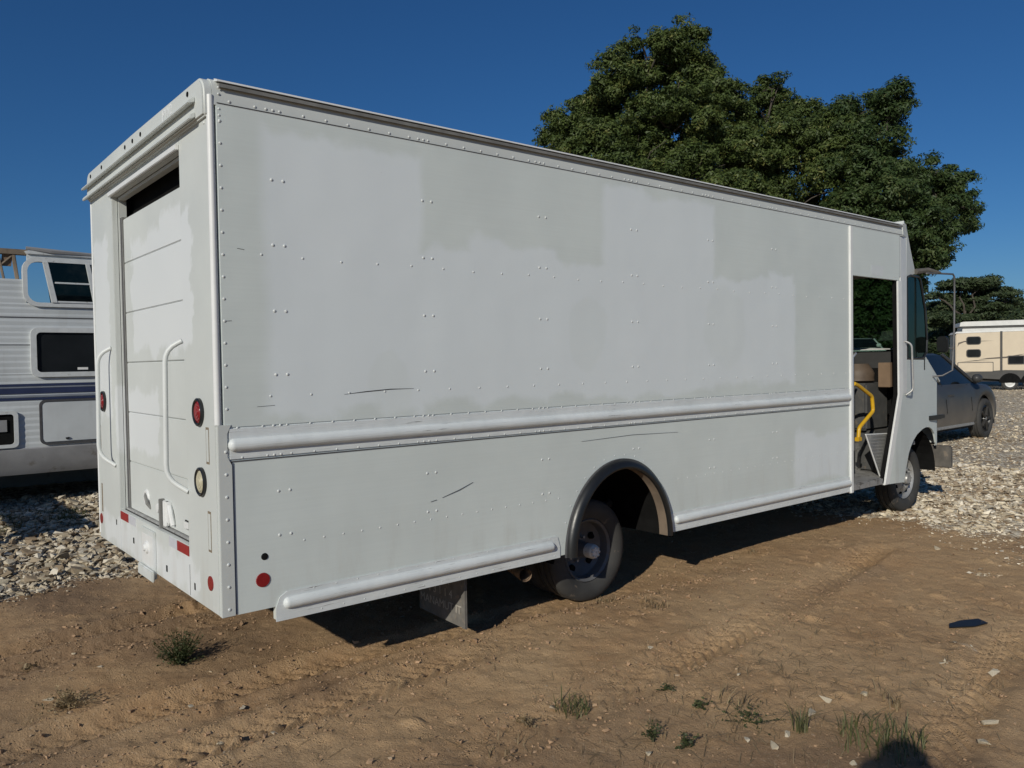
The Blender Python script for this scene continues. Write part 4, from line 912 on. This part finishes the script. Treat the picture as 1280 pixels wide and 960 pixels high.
def leaves(lobes, rng, per, size, flat=1., clump=.42, dens=1.0):
    """lobes: (x,y,z,rx,ry,rz). Leaf-sized folded faces gathered in clumps through each lobe's outer volume"""
    P, Nn, tint = [], [], []
    for (x, y, z, rx, ry, rz) in lobes:
        nc = max(6, int(dens*9*(rx*ry*rz)**(2/3)/(clump**2)*.55))
        d = rng.normal(size=(nc, 3)); d /= np.linalg.norm(d, axis=1)[:, None]
        rad = rng.uniform(.25, 1.0, nc)**.45*rng.uniform(.82, 1.12, nc)
        cc = np.array([x, y, z])+d*rad[:, None]*np.array([rx, ry, rz])
        ct = rng.uniform(0, 1, nc)
        cs = clump*rng.uniform(.55, 1.35, nc)
        n = (per*rng.uniform(.6, 1.3, nc)).astype(int)
        idx = np.repeat(np.arange(nc), n); k = len(idx)
        q = rng.normal(size=(k, 3)); q /= np.linalg.norm(q, axis=1)[:, None]; q *= (rng.uniform(.1, 1, k)**.5)[:, None]
        p = cc[idx]+q*cs[idx][:, None]*np.array([1.15, 1.15, .72*flat])
        nn = q*.9+d[idx]*.5+np.array([0, 0, .55])+rng.normal(size=(k, 3))*.55
        P.append(p); Nn.append(nn/np.linalg.norm(nn, axis=1)[:, None]); tint.append(np.clip(ct[idx]*.55+rng.uniform(0, .45, k), 0, 1))
    P = np.concatenate(P); Nn = np.concatenate(Nn); tint = np.concatenate(tint); k = len(P)
    a = np.cross(Nn, rng.normal(size=(k, 3))); a /= np.linalg.norm(a, axis=1)[:, None]+1e-9; b_ = np.cross(Nn, a)
    s = size*rng.uniform(.6, 1.4, k)[:, None]
    V = np.stack([P-a*s-b_*s*.42, P-a*s*.8+b_*s*.5+Nn*s*.15, P+a*s*1.15], 1).reshape(-1, 3)
    F = np.arange(3*k).reshape(k, 3)
    return V, F, np.repeat(tint, 3)
def tree(name, label, base, lobes, mt, seed, trunk_r, per=92, size=.088, flat=1., clump=.38, dens=.80, group=None, grow=.55):
    rng = np.random.default_rng(seed); t = empty(name, base, label, 'tree', 0, group); b = Vector(base)
    lb = [(x-b.x, y-b.y, z-b.z, rx, ry, rz) for x, y, z, rx, ry, rz in lobes]
    boughs = []
    for (x, y, z, rx, ry, rz) in lb:
        if rx < .9: boughs.append((x, y, z, rx, ry, rz)); continue
        for k in range(12):
            d = rng.normal(size=3); d /= np.linalg.norm(d); q = rng.uniform(.32, .55); e = rng.uniform(.55, .80)
            boughs.append((x+d[0]*rx*e, y+d[1]*ry*e, z+d[2]*rz*e, rx*q, ry*q, rz*q*.8))
    V, F, tn = leaves(boughs, rng, per, size, flat, clump, dens)
    o = big_mesh('crown', V, F, M[mt], {'tint': tn}); o.parent = t
    top = max(l[2] for l in lb); cx = sum(l[0] for l in lb)/len(lb)*.5; cyy = sum(l[1] for l in lb)/len(lb)*.5
    hb_ = top*.30
    def bent(p, q, n=6, j=.12):
        p, q = Vector(p), Vector(q); L_ = (q-p).length
        return [p.lerp(q, i/n)+Vector(rng.normal(size=3))*j*L_/n*(0 < i < n)+Vector((0, 0, .10*L_*math.sin(math.pi*i/n))) for i in range(n+1)]
    MB().tube([(0, 0, -.3), (0, 0, .3), (cx*.2, cyy*.2, hb_*.5), (cx*.5, cyy*.5, hb_), (cx, cyy, top*.7)], [trunk_r*1.5, trunk_r*1.05, trunk_r*.9, trunk_r*.75, trunk_r*.25], 10).build('trunk', 'bark', t, smooth=60)
    for i, l in enumerate(lb):
        s0 = Vector((cx*.5, cyy*.5, hb_)).lerp(Vector((cx, cyy, top*.7)), rng.uniform(0, .7))
        mb = MB(); br_ = bent(s0, l[:3]); mb.tube(br_, list(np.linspace(trunk_r*.38, .03, len(br_))), 7)
        for k in range(5):
            d = Vector(rng.normal(size=3)).normalized(); e = Vector(l[:3])+Vector((d.x*l[3], d.y*l[4], d.z*l[5]))*.85
            q = bent(br_[-2 if k % 2 else -1], e, 4); mb.tube(q, list(np.linspace(.05, .012, len(q))), 5)
        mb.build('limb', 'bark', t, smooth=60)
    return t
def at(px, py, depth):                                   # a surveyed point: bearing and height of a far thing, at its own distance
    return CAM+_f*depth+_r*((px-640)/996.27*depth)+_u*((480-py)/996.27*depth)
def lobes_from(lst, depth, seed, squash=1.):
    rng = random.Random(seed); out = []
    for (px, py, r, *rest) in lst:
        dd = depth+(rest[0] if rest else rng.uniform(-2.2, 2.2)); p = at(px, py, dd); rm = r/996.27*dd
        out.append((p.x, p.y, p.z, rm, rm*1.05, rm*squash))
    return out
def base_of(px, depth): p = at(px, 460, depth); return (p.x, p.y, GZ)
A = [(850,62,34,0), (808,72,40,0), (770,95,32), (846,100,46), (742,128,36), (712,150,30), (694,178,24), (778,150,55,1), (836,160,58,-2), (890,132,42), (878,90,26), (905,180,55), (740,190,46), (800,215,60,-2), (860,235,60,-2), (730,240,44), (790,275,60), (870,300,60), (690,230,30)]
B = [(950,132,36), (985,160,42), (945,180,52,-2), (1000,205,56,-2), (930,235,56,-3), (990,265,60,-2), (1040,180,40), (1030,240,55), (940,300,60), (1010,320,60), (965,112,20)]
Cc = [(1090,145,36,1), (1112,128,24), (1062,150,34), (1085,195,52,-1), (1120,215,46), (1100,255,58,-2), (1160,235,40), (1190,240,32), (1206,258,22), (1150,275,46), (1188,282,30), (1080,310,60), (1140,315,40), (1162,322,24), (1110,345,40), (1060,360,50)]
tree('oak_tree', 'tall spreading oak with the highest crown, rising behind the truck roof', base_of(830, 42), lobes_from(A, 42, 1, .92), 'oak', 1, .45, group='oaks behind the truck')
tree('oak_tree', 'rounder olive green oak between the tallest oak and the dark one', base_of(965, 43), lobes_from(B, 43, 2, .95), 'oak', 2, .40, group='oaks behind the truck')
tree('oak_tree', 'dark green oak whose crown hangs over the front of the truck', base_of(1085, 41), lobes_from(Cc, 41, 3, .92), 'oakdark', 3, .42, group='oaks behind the truck')
Dd = [(1060,395,34), (1100,390,30), (1020,400,36), (1085,420,24), (1125,405,26), (1050,425,26), (1120,428,18)]
tree('understory_tree', 'low bushy dark tree filling the gap under the oaks', base_of(1080, 37), lobes_from(Dd, 37, 4), 'oakdark', 4, .14, per=80)
Ee = [(1222,352,20,0), (1200,356,18), (1245,366,22), (1208,374,26), (1262,376,12), (1230,386,26), (1185,384,24), (1172,398,20), (1205,404,24), (1240,402,20), (1178,422,26), (1210,430,26), (1162,436,24), (1240,432,24), (1190,446,26), (1168,370,12)]
tree('spreading_pine', 'flat topped olive tree with layered boughs behind the cream caravan', base_of(1205, 62), lobes_from(Ee, 62, 5, .42), 'pine', 5, .34, per=90, size=.12, flat=.5, clump=.55, dens=.8)
for i, (px, dp, h, lab) in enumerate(((1262, 120, 10, 'hazy distant tree peeping over the caravan roof'), (1300, 110, 9, 'distant tree past the caravan, beyond the picture edge'), (1150, 90, 7, 'distant low tree behind the parked car'), (1115, 75, 9, 'distant tree standing behind the white van'))):
    p = base_of(px, dp); rng = random.Random(i)
    tree('distant_tree', lab, p, [(p[0]+rng.uniform(-2, 2), p[1]+rng.uniform(-2, 2), p[2]+h*q, h*.26, h*.26, h*.2) for q in (.35, .5, .62, .75, .88)], 'pine', 20+i, .25, per=26, size=.32, clump=.9, group='distant trees')

# ------------------------------------------------------------------ stones
def stone_shapes(rng, n=10):
    """angular broken chips: hulls of a few random points, all 7 vertices / 10 triangles"""
    out = []
    while len(out) < n:
        p = rng.uniform(-1, 1, (7, 3)); p /= (np.abs(p)**4).sum(1, keepdims=True)**.25; p *= rng.uniform(.8, 1.15, (7, 1))*np.array([1, rng.uniform(.6, .95), rng.uniform(.4, .7)])
        bm = bmesh.new(); vs = [bm.verts.new(q) for q in p]; bmesh.ops.convex_hull(bm, input=vs)
        bm.verts.index_update(); bmesh.ops.triangulate(bm, faces=bm.faces)
        if len(bm.faces) == 10 and len([v for v in bm.verts if v.link_faces]) == 7:
            out.append((np.array([v.co[:] for v in bm.verts]), np.array([[v.index for v in f.verts] for f in bm.faces])))
        bm.free()
    return out
def stone_mat(name='limestone_chips', k=1.):
    mt, t, b = newmat(name); at_ = nd(t, 'ShaderNodeAttribute', attribute_name='tint').outputs['Fac']
    co = nd(t, 'ShaderNodeTexCoord').outputs['Object']
    col = mix(t, ramp(t, at_, .05, .6), (.21, .155, .10), (.50, .435, .32)); col = mix(t, ramp(t, at_, .6, 1), col, (.66, .60, .49))
    col = mix(t, mth(t, 'MULTIPLY', ramp(t, noise(t, co, 25, 4, .6), .4, .7), .4), col, (.38, .29, .20))
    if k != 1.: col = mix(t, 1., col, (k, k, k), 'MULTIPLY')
    t.links.new(col, b.inputs['Base Color']); b.inputs['Roughness'].default_value = .9; b.inputs['Specular IOR Level'].default_value = .2
    bump(t, noise(t, co, 90, 4, .6), .4, .006, b); return mt
M['stone'] = stone_mat()
M['sunlit_stone'] = stone_mat('sun_brightened_chips', 1.32)  # same chips, with the brightness of sun behind the camera put into the colour
def scatter(name, pts, rad, seed, label, squash=1., mt='stone'):
    rng = np.random.default_rng(seed); sh = stone_shapes(rng); n = len(pts); fcs = np.array([q[1] for q in sh]); sh = np.array([q[0] for q in sh])
    which = rng.integers(0, len(sh), n); B_ = sh[which]*rad[:, None, None]
    B_ = B_*np.array([1, 1, squash])
    az = rng.uniform(0, 2*np.pi, n); tx = rng.normal(0, .35, n)
    c, s = np.cos(tx)[:, None], np.sin(tx)[:, None]; y, z = B_[..., 1]*c-B_[..., 2]*s, B_[..., 1]*s+B_[..., 2]*c
    c, s = np.cos(az)[:, None], np.sin(az)[:, None]; X_, Y_ = B_[..., 0]*c-y*s, B_[..., 0]*s+y*c
    zz = ground_h(pts[:, 0], pts[:, 1])
    V = np.stack([X_+pts[:, 0:1], Y_+pts[:, 1:2], z+(zz+rad*rng.uniform(.05, .75, n)*squash)[:, None]], -1).reshape(-1, 3)
    F = (fcs[which]+np.arange(n)[:, None, None]*7).reshape(-1, 3)
    o = big_mesh(name, V, F, M[mt], {'tint': np.repeat(rng.uniform(0, 1, n), 7)})
    o['kind'] = 'stuff'; o['label'] = label; o['category'] = 'gravel'; return o
rng = np.random.default_rng(5)
def accept(x0, x1, y0, y1, n, p=1.):
    a = np.stack([rng.uniform(x0, x1, n), rng.uniform(y0, y1, n)], 1); g = gravel_mask(a[:, 0], a[:, 1]); return a[rng.uniform(0, 1, n) < np.clip(g*1.15-.08, 0, 1)*p]
edge = lambda q: .35+.65*gravel_mask(q[:, 0], q[:, 1])
a = accept(-1.9, 1.9, 2.5, 8.4, 44000)
scatter('gravel', a, edge(a)*rng.lognormal(-3.95, .50, len(a)).clip(.008, .062), 6, 'pale limestone gravel heaped before the old travel trailer')
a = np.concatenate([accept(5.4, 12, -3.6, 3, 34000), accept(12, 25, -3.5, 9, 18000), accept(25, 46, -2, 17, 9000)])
scatter('gravel', a, edge(a)*rng.lognormal(-3.9, .48, len(a)).clip(.009, .058), 7, 'pale limestone gravel spread beyond the front of the truck', .7, 'sunlit_stone')
a = accept(2.4, 6.6, -3.4, .4, 7000, 1.)
scatter('gravel', a, rng.lognormal(-4.3, .5, len(a)).clip(.005, .032), 8, 'thin patches of pale gravel chips trodden into the brown dirt', .8)
n = 15000; a = np.stack([rng.uniform(-1.4, 7, n), rng.uniform(-3.2, 3.2, n)], 1)
k = 4500; rx_ = rng.uniform(-1.4, 4.5, k); rl = rng.integers(0, 5, k)
ry_ = np.array([.30, 1.92, 1.62, -.12, -1.05])[rl]+np.array([-.02, .05, .05, 0, .10])[rl]*rx_+.10*np.sin(rx_*.7+np.array([.30, 1.92, 1.62, -.12, -1.05])[rl]*3)+np.sign(rng.normal(size=k))*.16+rng.normal(0, .05, k)
a = np.concatenate([a, np.stack([rx_, ry_], 1)]); n = len(a)
o = scatter('dirt_crumbs', a, np.concatenate([rng.lognormal(-5.5, .5, 15000).clip(.0022, .016), rng.lognormal(-5.1, .5, 4500).clip(.003, .02)]), 9, 'small clods and crumbs of brown soil on the dirt lot')
M['clod'] = mat('soil_crumbs', (.34, .22, .13), .95, 0, .3, 5, (.34, .27, .19), .12); o.data.materials.clear(); o.data.materials.append(M['clod']); o['category'] = 'soil'
# single larger stones on the dirt
SHP = stone_shapes(np.random.default_rng(77), 6)
stone_me = []
for i, (s_, FC) in enumerate(SHP):
    me = bpy.data.meshes.new('stone'); me.from_pydata([tuple(p) for p in s_], [], [tuple(q) for q in FC])
    bm = bmesh.new(); bm.from_mesh(me); bmesh.ops.subdivide_edges(bm, edges=bm.edges, cuts=1, smooth=.1)
    for v_ in bm.verts: v_.co *= random.Random(i*97+v_.index).uniform(.9, 1.1)
    bm.to_mesh(me); bm.free()
    a_ = me.attributes.new('tint', 'FLOAT', 'POINT'); a_.data.foreach_set('value', [.52+.05*i]*len(me.vertices))
    me.materials.append(M['stone']); stone_me.append(me)
def gpt(px, py):
    d = _f*996.27+_r*(px-640)-_u*(py-480); t = (GZ-CAM.z)/d.z; return CAM+d*t
STONES = [  # bearing on the lot, size, flatness, label
 (1012,893,.050,.5,'largest white limestone chunk, beside the dry upright weed'), (1031,877,.038,.7,'white pebble just behind the largest limestone chunk'), (1081,871,.030,.6,'white pebble alone on bare dirt, past the limestone chunks'),
 (1194,869,.022,.8,'small round white pebble far along the bare dirt'), (985,921,.028,.7,'pale stone beside the tall green grass tuft'), (936,929,.030,.4,'flat pale chip before the leafy ground weed'), (968,934,.042,.3,'long flat pale flake before the grass tuft'),
 (1237,905,.045,.3,'flat pale slab at the edge of the dirt'), (1230,932,.03,.5,'pale chip behind the photographer shadow'), (1067,957,.03,.4,'pale flake by the photographer shadow'),
 (302,886,.036,.4,'flat white stone on the dirt behind the truck'), (237,893,.034,.6,'tan stone next to the flat white stone'), (263,840,.018,.8,'small tan cube-like stone by the green weed'), (60,878,.032,.5,'pale stone beside the dry weed'),
 (275,922,.020,1.,'round white pebble starting the short row of stones'), (292,915,.030,.5,'middle stone of the short row on the dirt'), (346,916,.034,.3,'flat grey flake ending the short row of stones'), (126,835,.022,.5,'pale flat chip in the tyre rut'), (92,817,.016,.7,'small white pebble in the tyre rut'),
 (1170,687,.05,.5,'white stone on dirt before the front wheel'), (812,945,.02,.7,'tiny pale stone among the sparse weeds'), (814,813,.03,.4,'pale flake alone in the middle of the dirt'), (1243,840,.04,.4,'flat pale stone in the thin gravel patch'), (925,848,.025,.5,'pale pebble near the scattered chips')]
for i, (px, py, r_, fl_, lab) in enumerate(STONES):
    p = gpt(px, py); z = float(ground_h(np.array([p.x]), np.array([p.y]))[0])
    o = bpy.data.objects.new('stone', stone_me[i % 6]); COL.objects.link(o); fl_ = max(fl_, .6); o.location = (p.x, p.y, z+r_*.12)
    o.scale = (r_*.85, r_*.85, r_*fl_); o.rotation_euler = (.15, -.1, i*1.7); tag(o, lab, 'stone', 'loose stones on the dirt')

# ------------------------------------------------------------------ weeds, straw, scrap
def plain_leaf(name, a, b_):
    return leaf_mat(name, a, tuple((p+q)/2 for p, q in zip(a, b_)), b_)
M['grass'] = plain_leaf('green_grass', (.06, .075, .025), (.16, .15, .07)); M['dry'] = plain_leaf('dry_straw', (.16, .11, .06), (.34, .26, .15)); M['weed'] = plain_leaf('weed_leaf', (.035, .048, .018), (.085, .095, .04))
def blades(rng, n, h, spread, wd, lean=.5, c=(0, 0)):
    V, F, tn = [], [], []
    for i in range(n):
        a = rng.uniform(0, 2*math.pi); r0 = spread*math.sqrt(rng.uniform(0, 1)); bx_, by_ = c[0]+r0*math.cos(a), c[1]+r0*math.sin(a)
        hh = h*rng.uniform(.45, 1.1); ln = rng.uniform(.1, lean); d = rng.uniform(0, 2*math.pi); dx, dy = math.cos(d), math.sin(d); px_, py_ = -dy*wd, dx*wd
        o = len(V); t = rng.uniform(0, 1)
        for k, (q, s_) in enumerate(((0, 1), (.4, .9), (.75, .6), (1, .08))):
            e = ln*hh*q*q; z = hh*(q-.35*ln*q*q)
            V += [(bx_+dx*e-px_*s_, by_+dy*e-py_*s_, z), (bx_+dx*e+px_*s_, by_+dy*e+py_*s_, z)]; tn += [t, t]
        F += [(o+2*k, o+2*k+1, o+2*k+3, o+2*k+2) for k in range(3)]
    return V, F, tn
def leafy(rng, n, h, spread, size):
    V, F, tn = [], [], []
    for i in range(n):
        a = rng.uniform(0, 2*math.pi); r0 = spread*rng.uniform(.05, 1); tip = Vector((r0*math.cos(a), r0*math.sin(a), h*rng.uniform(.2, 1)*(1-.4*r0/spread)))
        t = rng.uniform(0, 1)
        o = len(V); V += [(0, 0, 0), (.003, .003, 0), tuple(tip+Vector((.002, 0, 0))), tuple(tip)]; F.append((o, o+1, o+2, o+3)); tn += [t]*4
        for k in range(7):
            p = tip*rng.uniform(.35, 1); d = Vector(rng.normal(size=3)).normalized(); d.z = abs(d.z)*.5; e = d.cross(Vector(rng.normal(size=3))).normalized(); s_ = size*rng.uniform(.6, 1.3)
            o = len(V); V += [tuple(p), tuple(p+d*s_*.5+e*s_*.28), tuple(p+d*s_), tuple(p+d*s_*.5-e*s_*.28)]; F.append((o, o+1, o+2, o+3)); tn += [t]*4
    return V, F, tn
PLANTS = [  # bearing, kind, amount, height, spread, label
 (226,830,'leafy',150,.21,.17,'weed','dark green bushy weed on the dirt behind the truck'), (85,885,'leafy',60,.10,.18,'dry','straggly dry weed on the dirt near the picture corner'),
 (716,884,'blades',70,.09,.10,'grass','small green grass clump in the middle of the dirt'), (815,757,'blades',60,.06,.11,'dry','dry grass clump on dirt past the rear wheel'), (762,752,'blades',50,.045,.10,'dry','flattened dry grass beside the rear tyre'),
 (1000,916,'blades',26,.16,.035,'grass','tall upright green grass tuft with straw stems'), (1098,930,'blades',170,.11,.20,'grass','widest green grass patch, where the photographer shadow falls'), (1120,888,'blades',22,.11,.04,'dry','olive upright weed beside the limestone chunk'),
 (935,905,'leafy',26,.07,.20,'weed','low leafy weed creeping before the grass tuft'), (858,935,'leafy',16,.07,.09,'weed','small leafy weed among bare stems'), (815,926,'leafy',18,.10,.07,'weed','dark upright weed with bare twigs around it'),
 (834,866,'leafy',14,.05,.06,'weed','tiny green weed on the open dirt'), (875,887,'leafy',14,.05,.07,'weed','tiny dark weed beside dry stalks'), (660,905,'leafy',14,.04,.09,'dry','thin brownish weed near the lower picture edge'),
 (1085,872,'blades',12,.10,.09,'dry','thin straw stalks leaning over the bare dirt'), (905,880,'blades',16,.12,.12,'dry','loose dry stalks standing apart on the dirt'), (640,930,'blades',24,.06,.14,'dry','sparse dry grass at the lower picture edge'), (940,692,'blades',16,.06,.06,'dry','tiny dry tuft in the edge of the truck shadow'), (36,832,'leafy',10,.04,.07,'dry','small dry weed in the tyre rut')]
for i, (px, py, kd, n, h, sp_, mt, lab) in enumerate(PLANTS):
    p = gpt(px, py); rg = np.random.default_rng(300+i)
    V, F, tn = blades(rg, n, h, sp_, .0028, .9) if kd == 'blades' else leafy(rg, int(n*1.1), h*1.15, sp_, .017)
    z = ground_h(np.array([p.x+q[0] for q in V]), np.array([p.y+q[1] for q in V])); V = [(q[0], q[1], q[2]+float(zz)-GZ-.004) for q, zz in zip(V, z)]
    o = big_mesh('grass_tuft' if kd == 'blades' else 'weed', V, F, M[mt], {'tint': tn}); o.location = (p.x, p.y, GZ); tag(o, lab, 'grass' if kd == 'blades' else 'weed', 'weeds and tufts on the dirt')
# grass strip by the trailer
rg = np.random.default_rng(8); V, F, tn = [], [], []
for i in range(34):
    v_, f_, t_ = blades(rg, 60, .10, .16, .004, 1.0, (rg.uniform(-1.6, .75), rg.uniform(6.0, 7.1))); o = len(V); V += v_; F += [tuple(j+o for j in q) for q in f_]; tn += t_
V = [(q[0], q[1], q[2]+GZ-.005) for q in V]
o = big_mesh('grass', V, F, M['grass'], {'tint': tn}); o['kind'] = 'stuff'; o['label'] = 'thin green grass growing through gravel by the old trailer'; o['category'] = 'grass'
# straw litter
rg = np.random.default_rng(12); V, F, tn = [], [], []
for i in range(1500):
    x, y = (rg.normal(2.6, 1.1), rg.normal(-1.55, .45)) if i < 1000 else (rg.uniform(-1, 6), rg.uniform(-3, .5))
    a = rg.uniform(0, math.pi); l = rg.uniform(.008, .05); dx, dy = math.cos(a)*l, math.sin(a)*l; wx, wy = -math.sin(a)*.0014, math.cos(a)*.0014
    z = float(ground_h(np.array([x]), np.array([y]))[0])+.004; o = len(V); t = rg.uniform(0, 1); h2 = rg.uniform(0, .012)
    V += [(x-dx-wx, y-dy-wy, z), (x-dx+wx, y-dy+wy, z), (x+dx+wx, y+dy+wy, z+h2), (x+dx-wx, y+dy-wy, z+h2)]; F.append((o, o+1, o+2, o+3)); tn += [t]*4
o = big_mesh('straw_litter', V, F, M['dry'], {'tint': tn}); o['kind'] = 'stuff'; o['label'] = 'broken straw and twigs strewn over the brown dirt'; o['category'] = 'straw'
rg = np.random.default_rng(14); V, F, tn = [], [], []
for i in range(420):
    x, y = (rg.normal(2.1, .8), rg.normal(-1.6, .5)) if i < 320 else (rg.uniform(-.8, 1.5), rg.uniform(-.6, 1.5))
    v_, f_, t_ = blades(rg, 1+int(rg.integers(0, 4)), rg.uniform(.02, .09), .02, .0011, 1.3); z = float(ground_h(np.array([x]), np.array([y]))[0])-.002; o = len(V)
    V += [(q[0]+x, q[1]+y, q[2]+z) for q in v_]; F += [tuple(j+o for j in q) for q in f_]; tn += t_
o = big_mesh('dry_stems', V, F, M['dry'], {'tint': tn}); o['kind'] = 'stuff'; o['label'] = 'sparse dead stems and seedlings standing all over the dirt'; o['category'] = 'stems'
p = gpt(1208, 783); sc_ = MB().slab([(-.14, -.02), (.02, -.05), (.13, -.03), (.12, .04), (.0, .05), (-.10, .03)], 'z', 0, .006).build('scrap_sheet', 'flare', bevel=.001)
sc_.location = (p.x, p.y, float(ground_h(np.array([p.x]), np.array([p.y]))[0])+.012); sc_.rotation_euler = (.08, -.05, -.5); tag(sc_, 'thin black scrap of sheet lying on the dirt by the gravel', 'scrap')

# ------------------------------------------------------------------ off to the side: an invented bench, added only to cast a shadow on the gravel; the photographer
wb = empty('added_shadow_bench', (-1.2, 6.2, GZ), 'made-up long timber bench just outside the picture, added to cast a shadow on the gravel', 'bench')
for x in (-.26, -.03, .20): MB().box(x-.10, x+.10, -1.35, 1.3, .80, .84).build('plank', 'wood', wb, bevel=.004)
for y in (-1.1, 1.05):
    for x in (-.25, .25): MB().box(x-.04, x+.04, y-.04, y+.04, -.02, .80).build('leg', 'wood', wb, bevel=.004)
    MB().box(-.25, .25, y-.03, y+.03, .60, .68).build('cross_bar', 'wood', wb, bevel=.004)
M['shirt'] = mat('dark_shirt', (.03, .035, .05), .9, 0, .15, 8); M['hat'] = mat('khaki_hat', (.16, .13, .09), .9, 0, .15, 10); M['skin'] = mat('skin_tone', (.45, .28, .20), .6, 0, .08, 10)
PX, PY = -1.52, -4.10
PE = empty('person', (PX, PY, GZ), 'person in brimmed hat and dark clothes taking the photograph, seen only as shadow', 'person', RAD(50.7)); PE.scale = (1.065,)*3
def skin_body(name, verts, edges, rad, mt, parent):
    me = bpy.data.meshes.new(name); me.from_pydata(verts, edges, []); o = bpy.data.objects.new(name, me); COL.objects.link(o); o.parent = parent
    me.materials.append(M[mt]); sk = o.modifiers.new('skin', 'SKIN')
    for i, r_ in enumerate(rad): me.skin_vertices[0].data[i].radius = (r_, r_*.9) if isinstance(r_, float) else r_
    me.skin_vertices[0].data[0].use_root = True
    sb = o.modifiers.new('subdivision', 'SUBSURF'); sb.levels = 1; sb.render_levels = 2
    return o
# local: +x the way the person looks; elbows bent, forearms raised in front of the chest
bv = [(0,0,.95), (0,0,1.15), (0,0,1.36), (0,0,1.47), (.01,0,1.55), (.02,0,1.66), (.02,0,1.74),
      (0,.10,.90), (.03,.11,.50), (0,.12,.10), (.14,.13,.04), (0,-.10,.90), (.03,-.11,.50), (0,-.12,.10), (.14,-.13,.04),
      (0,.19,1.40), (.03,.24,1.14), (.16,.13,1.22), (.19,.10,1.26), (0,-.19,1.40), (.03,-.24,1.14), (.16,-.13,1.22), (.19,-.10,1.26)]
be = [(0,1),(1,2),(2,3),(3,4),(4,5),(5,6),(0,7),(7,8),(8,9),(9,10),(0,11),(11,12),(12,13),(13,14),(2,15),(15,16),(16,17),(17,18),(2,19),(19,20),(20,21),(21,22)]
brd = [(.16,.12), (.15,.11), (.16,.11), .06, .055, (.085,.09), .07, .09, .065, .045, .04, .09, .065, .045, .04, .065, .048, .036, .034, .065, .048, .036, .034]
body = skin_body('body', bv, be, brd, 'shirt', PE)
for sg in (-1, 1):
    for k, (dy, ln) in enumerate(((-.03, .06), (-.01, .075), (.012, .07), (.03, .055))):
        b0 = Vector((.20, sg*.10+dy, 1.28)); skin_body('finger', [b0, b0+Vector((.02, -sg*.012, ln*.6)), b0+Vector((.012, -sg*.03, ln))], [(0,1),(1,2)], [.010, .009, .007], 'skin', body)
    b0 = Vector((.19, sg*.075, 1.26)); skin_body('thumb', [b0, b0+Vector((0, -sg*.035, .02)), b0+Vector((.005, -sg*.05, .05))], [(0,1),(1,2)], [.012, .010, .008], 'skin', body)
MB().lathe([(0, .13), (.06, .125), (.095, .09), (.105, .02), (.17, .0), (.172, -.006), (.10, .005), (0, .01)], (.02, 0, 1.70), 'z', 28).build('hat', 'hat', PE, smooth=50)
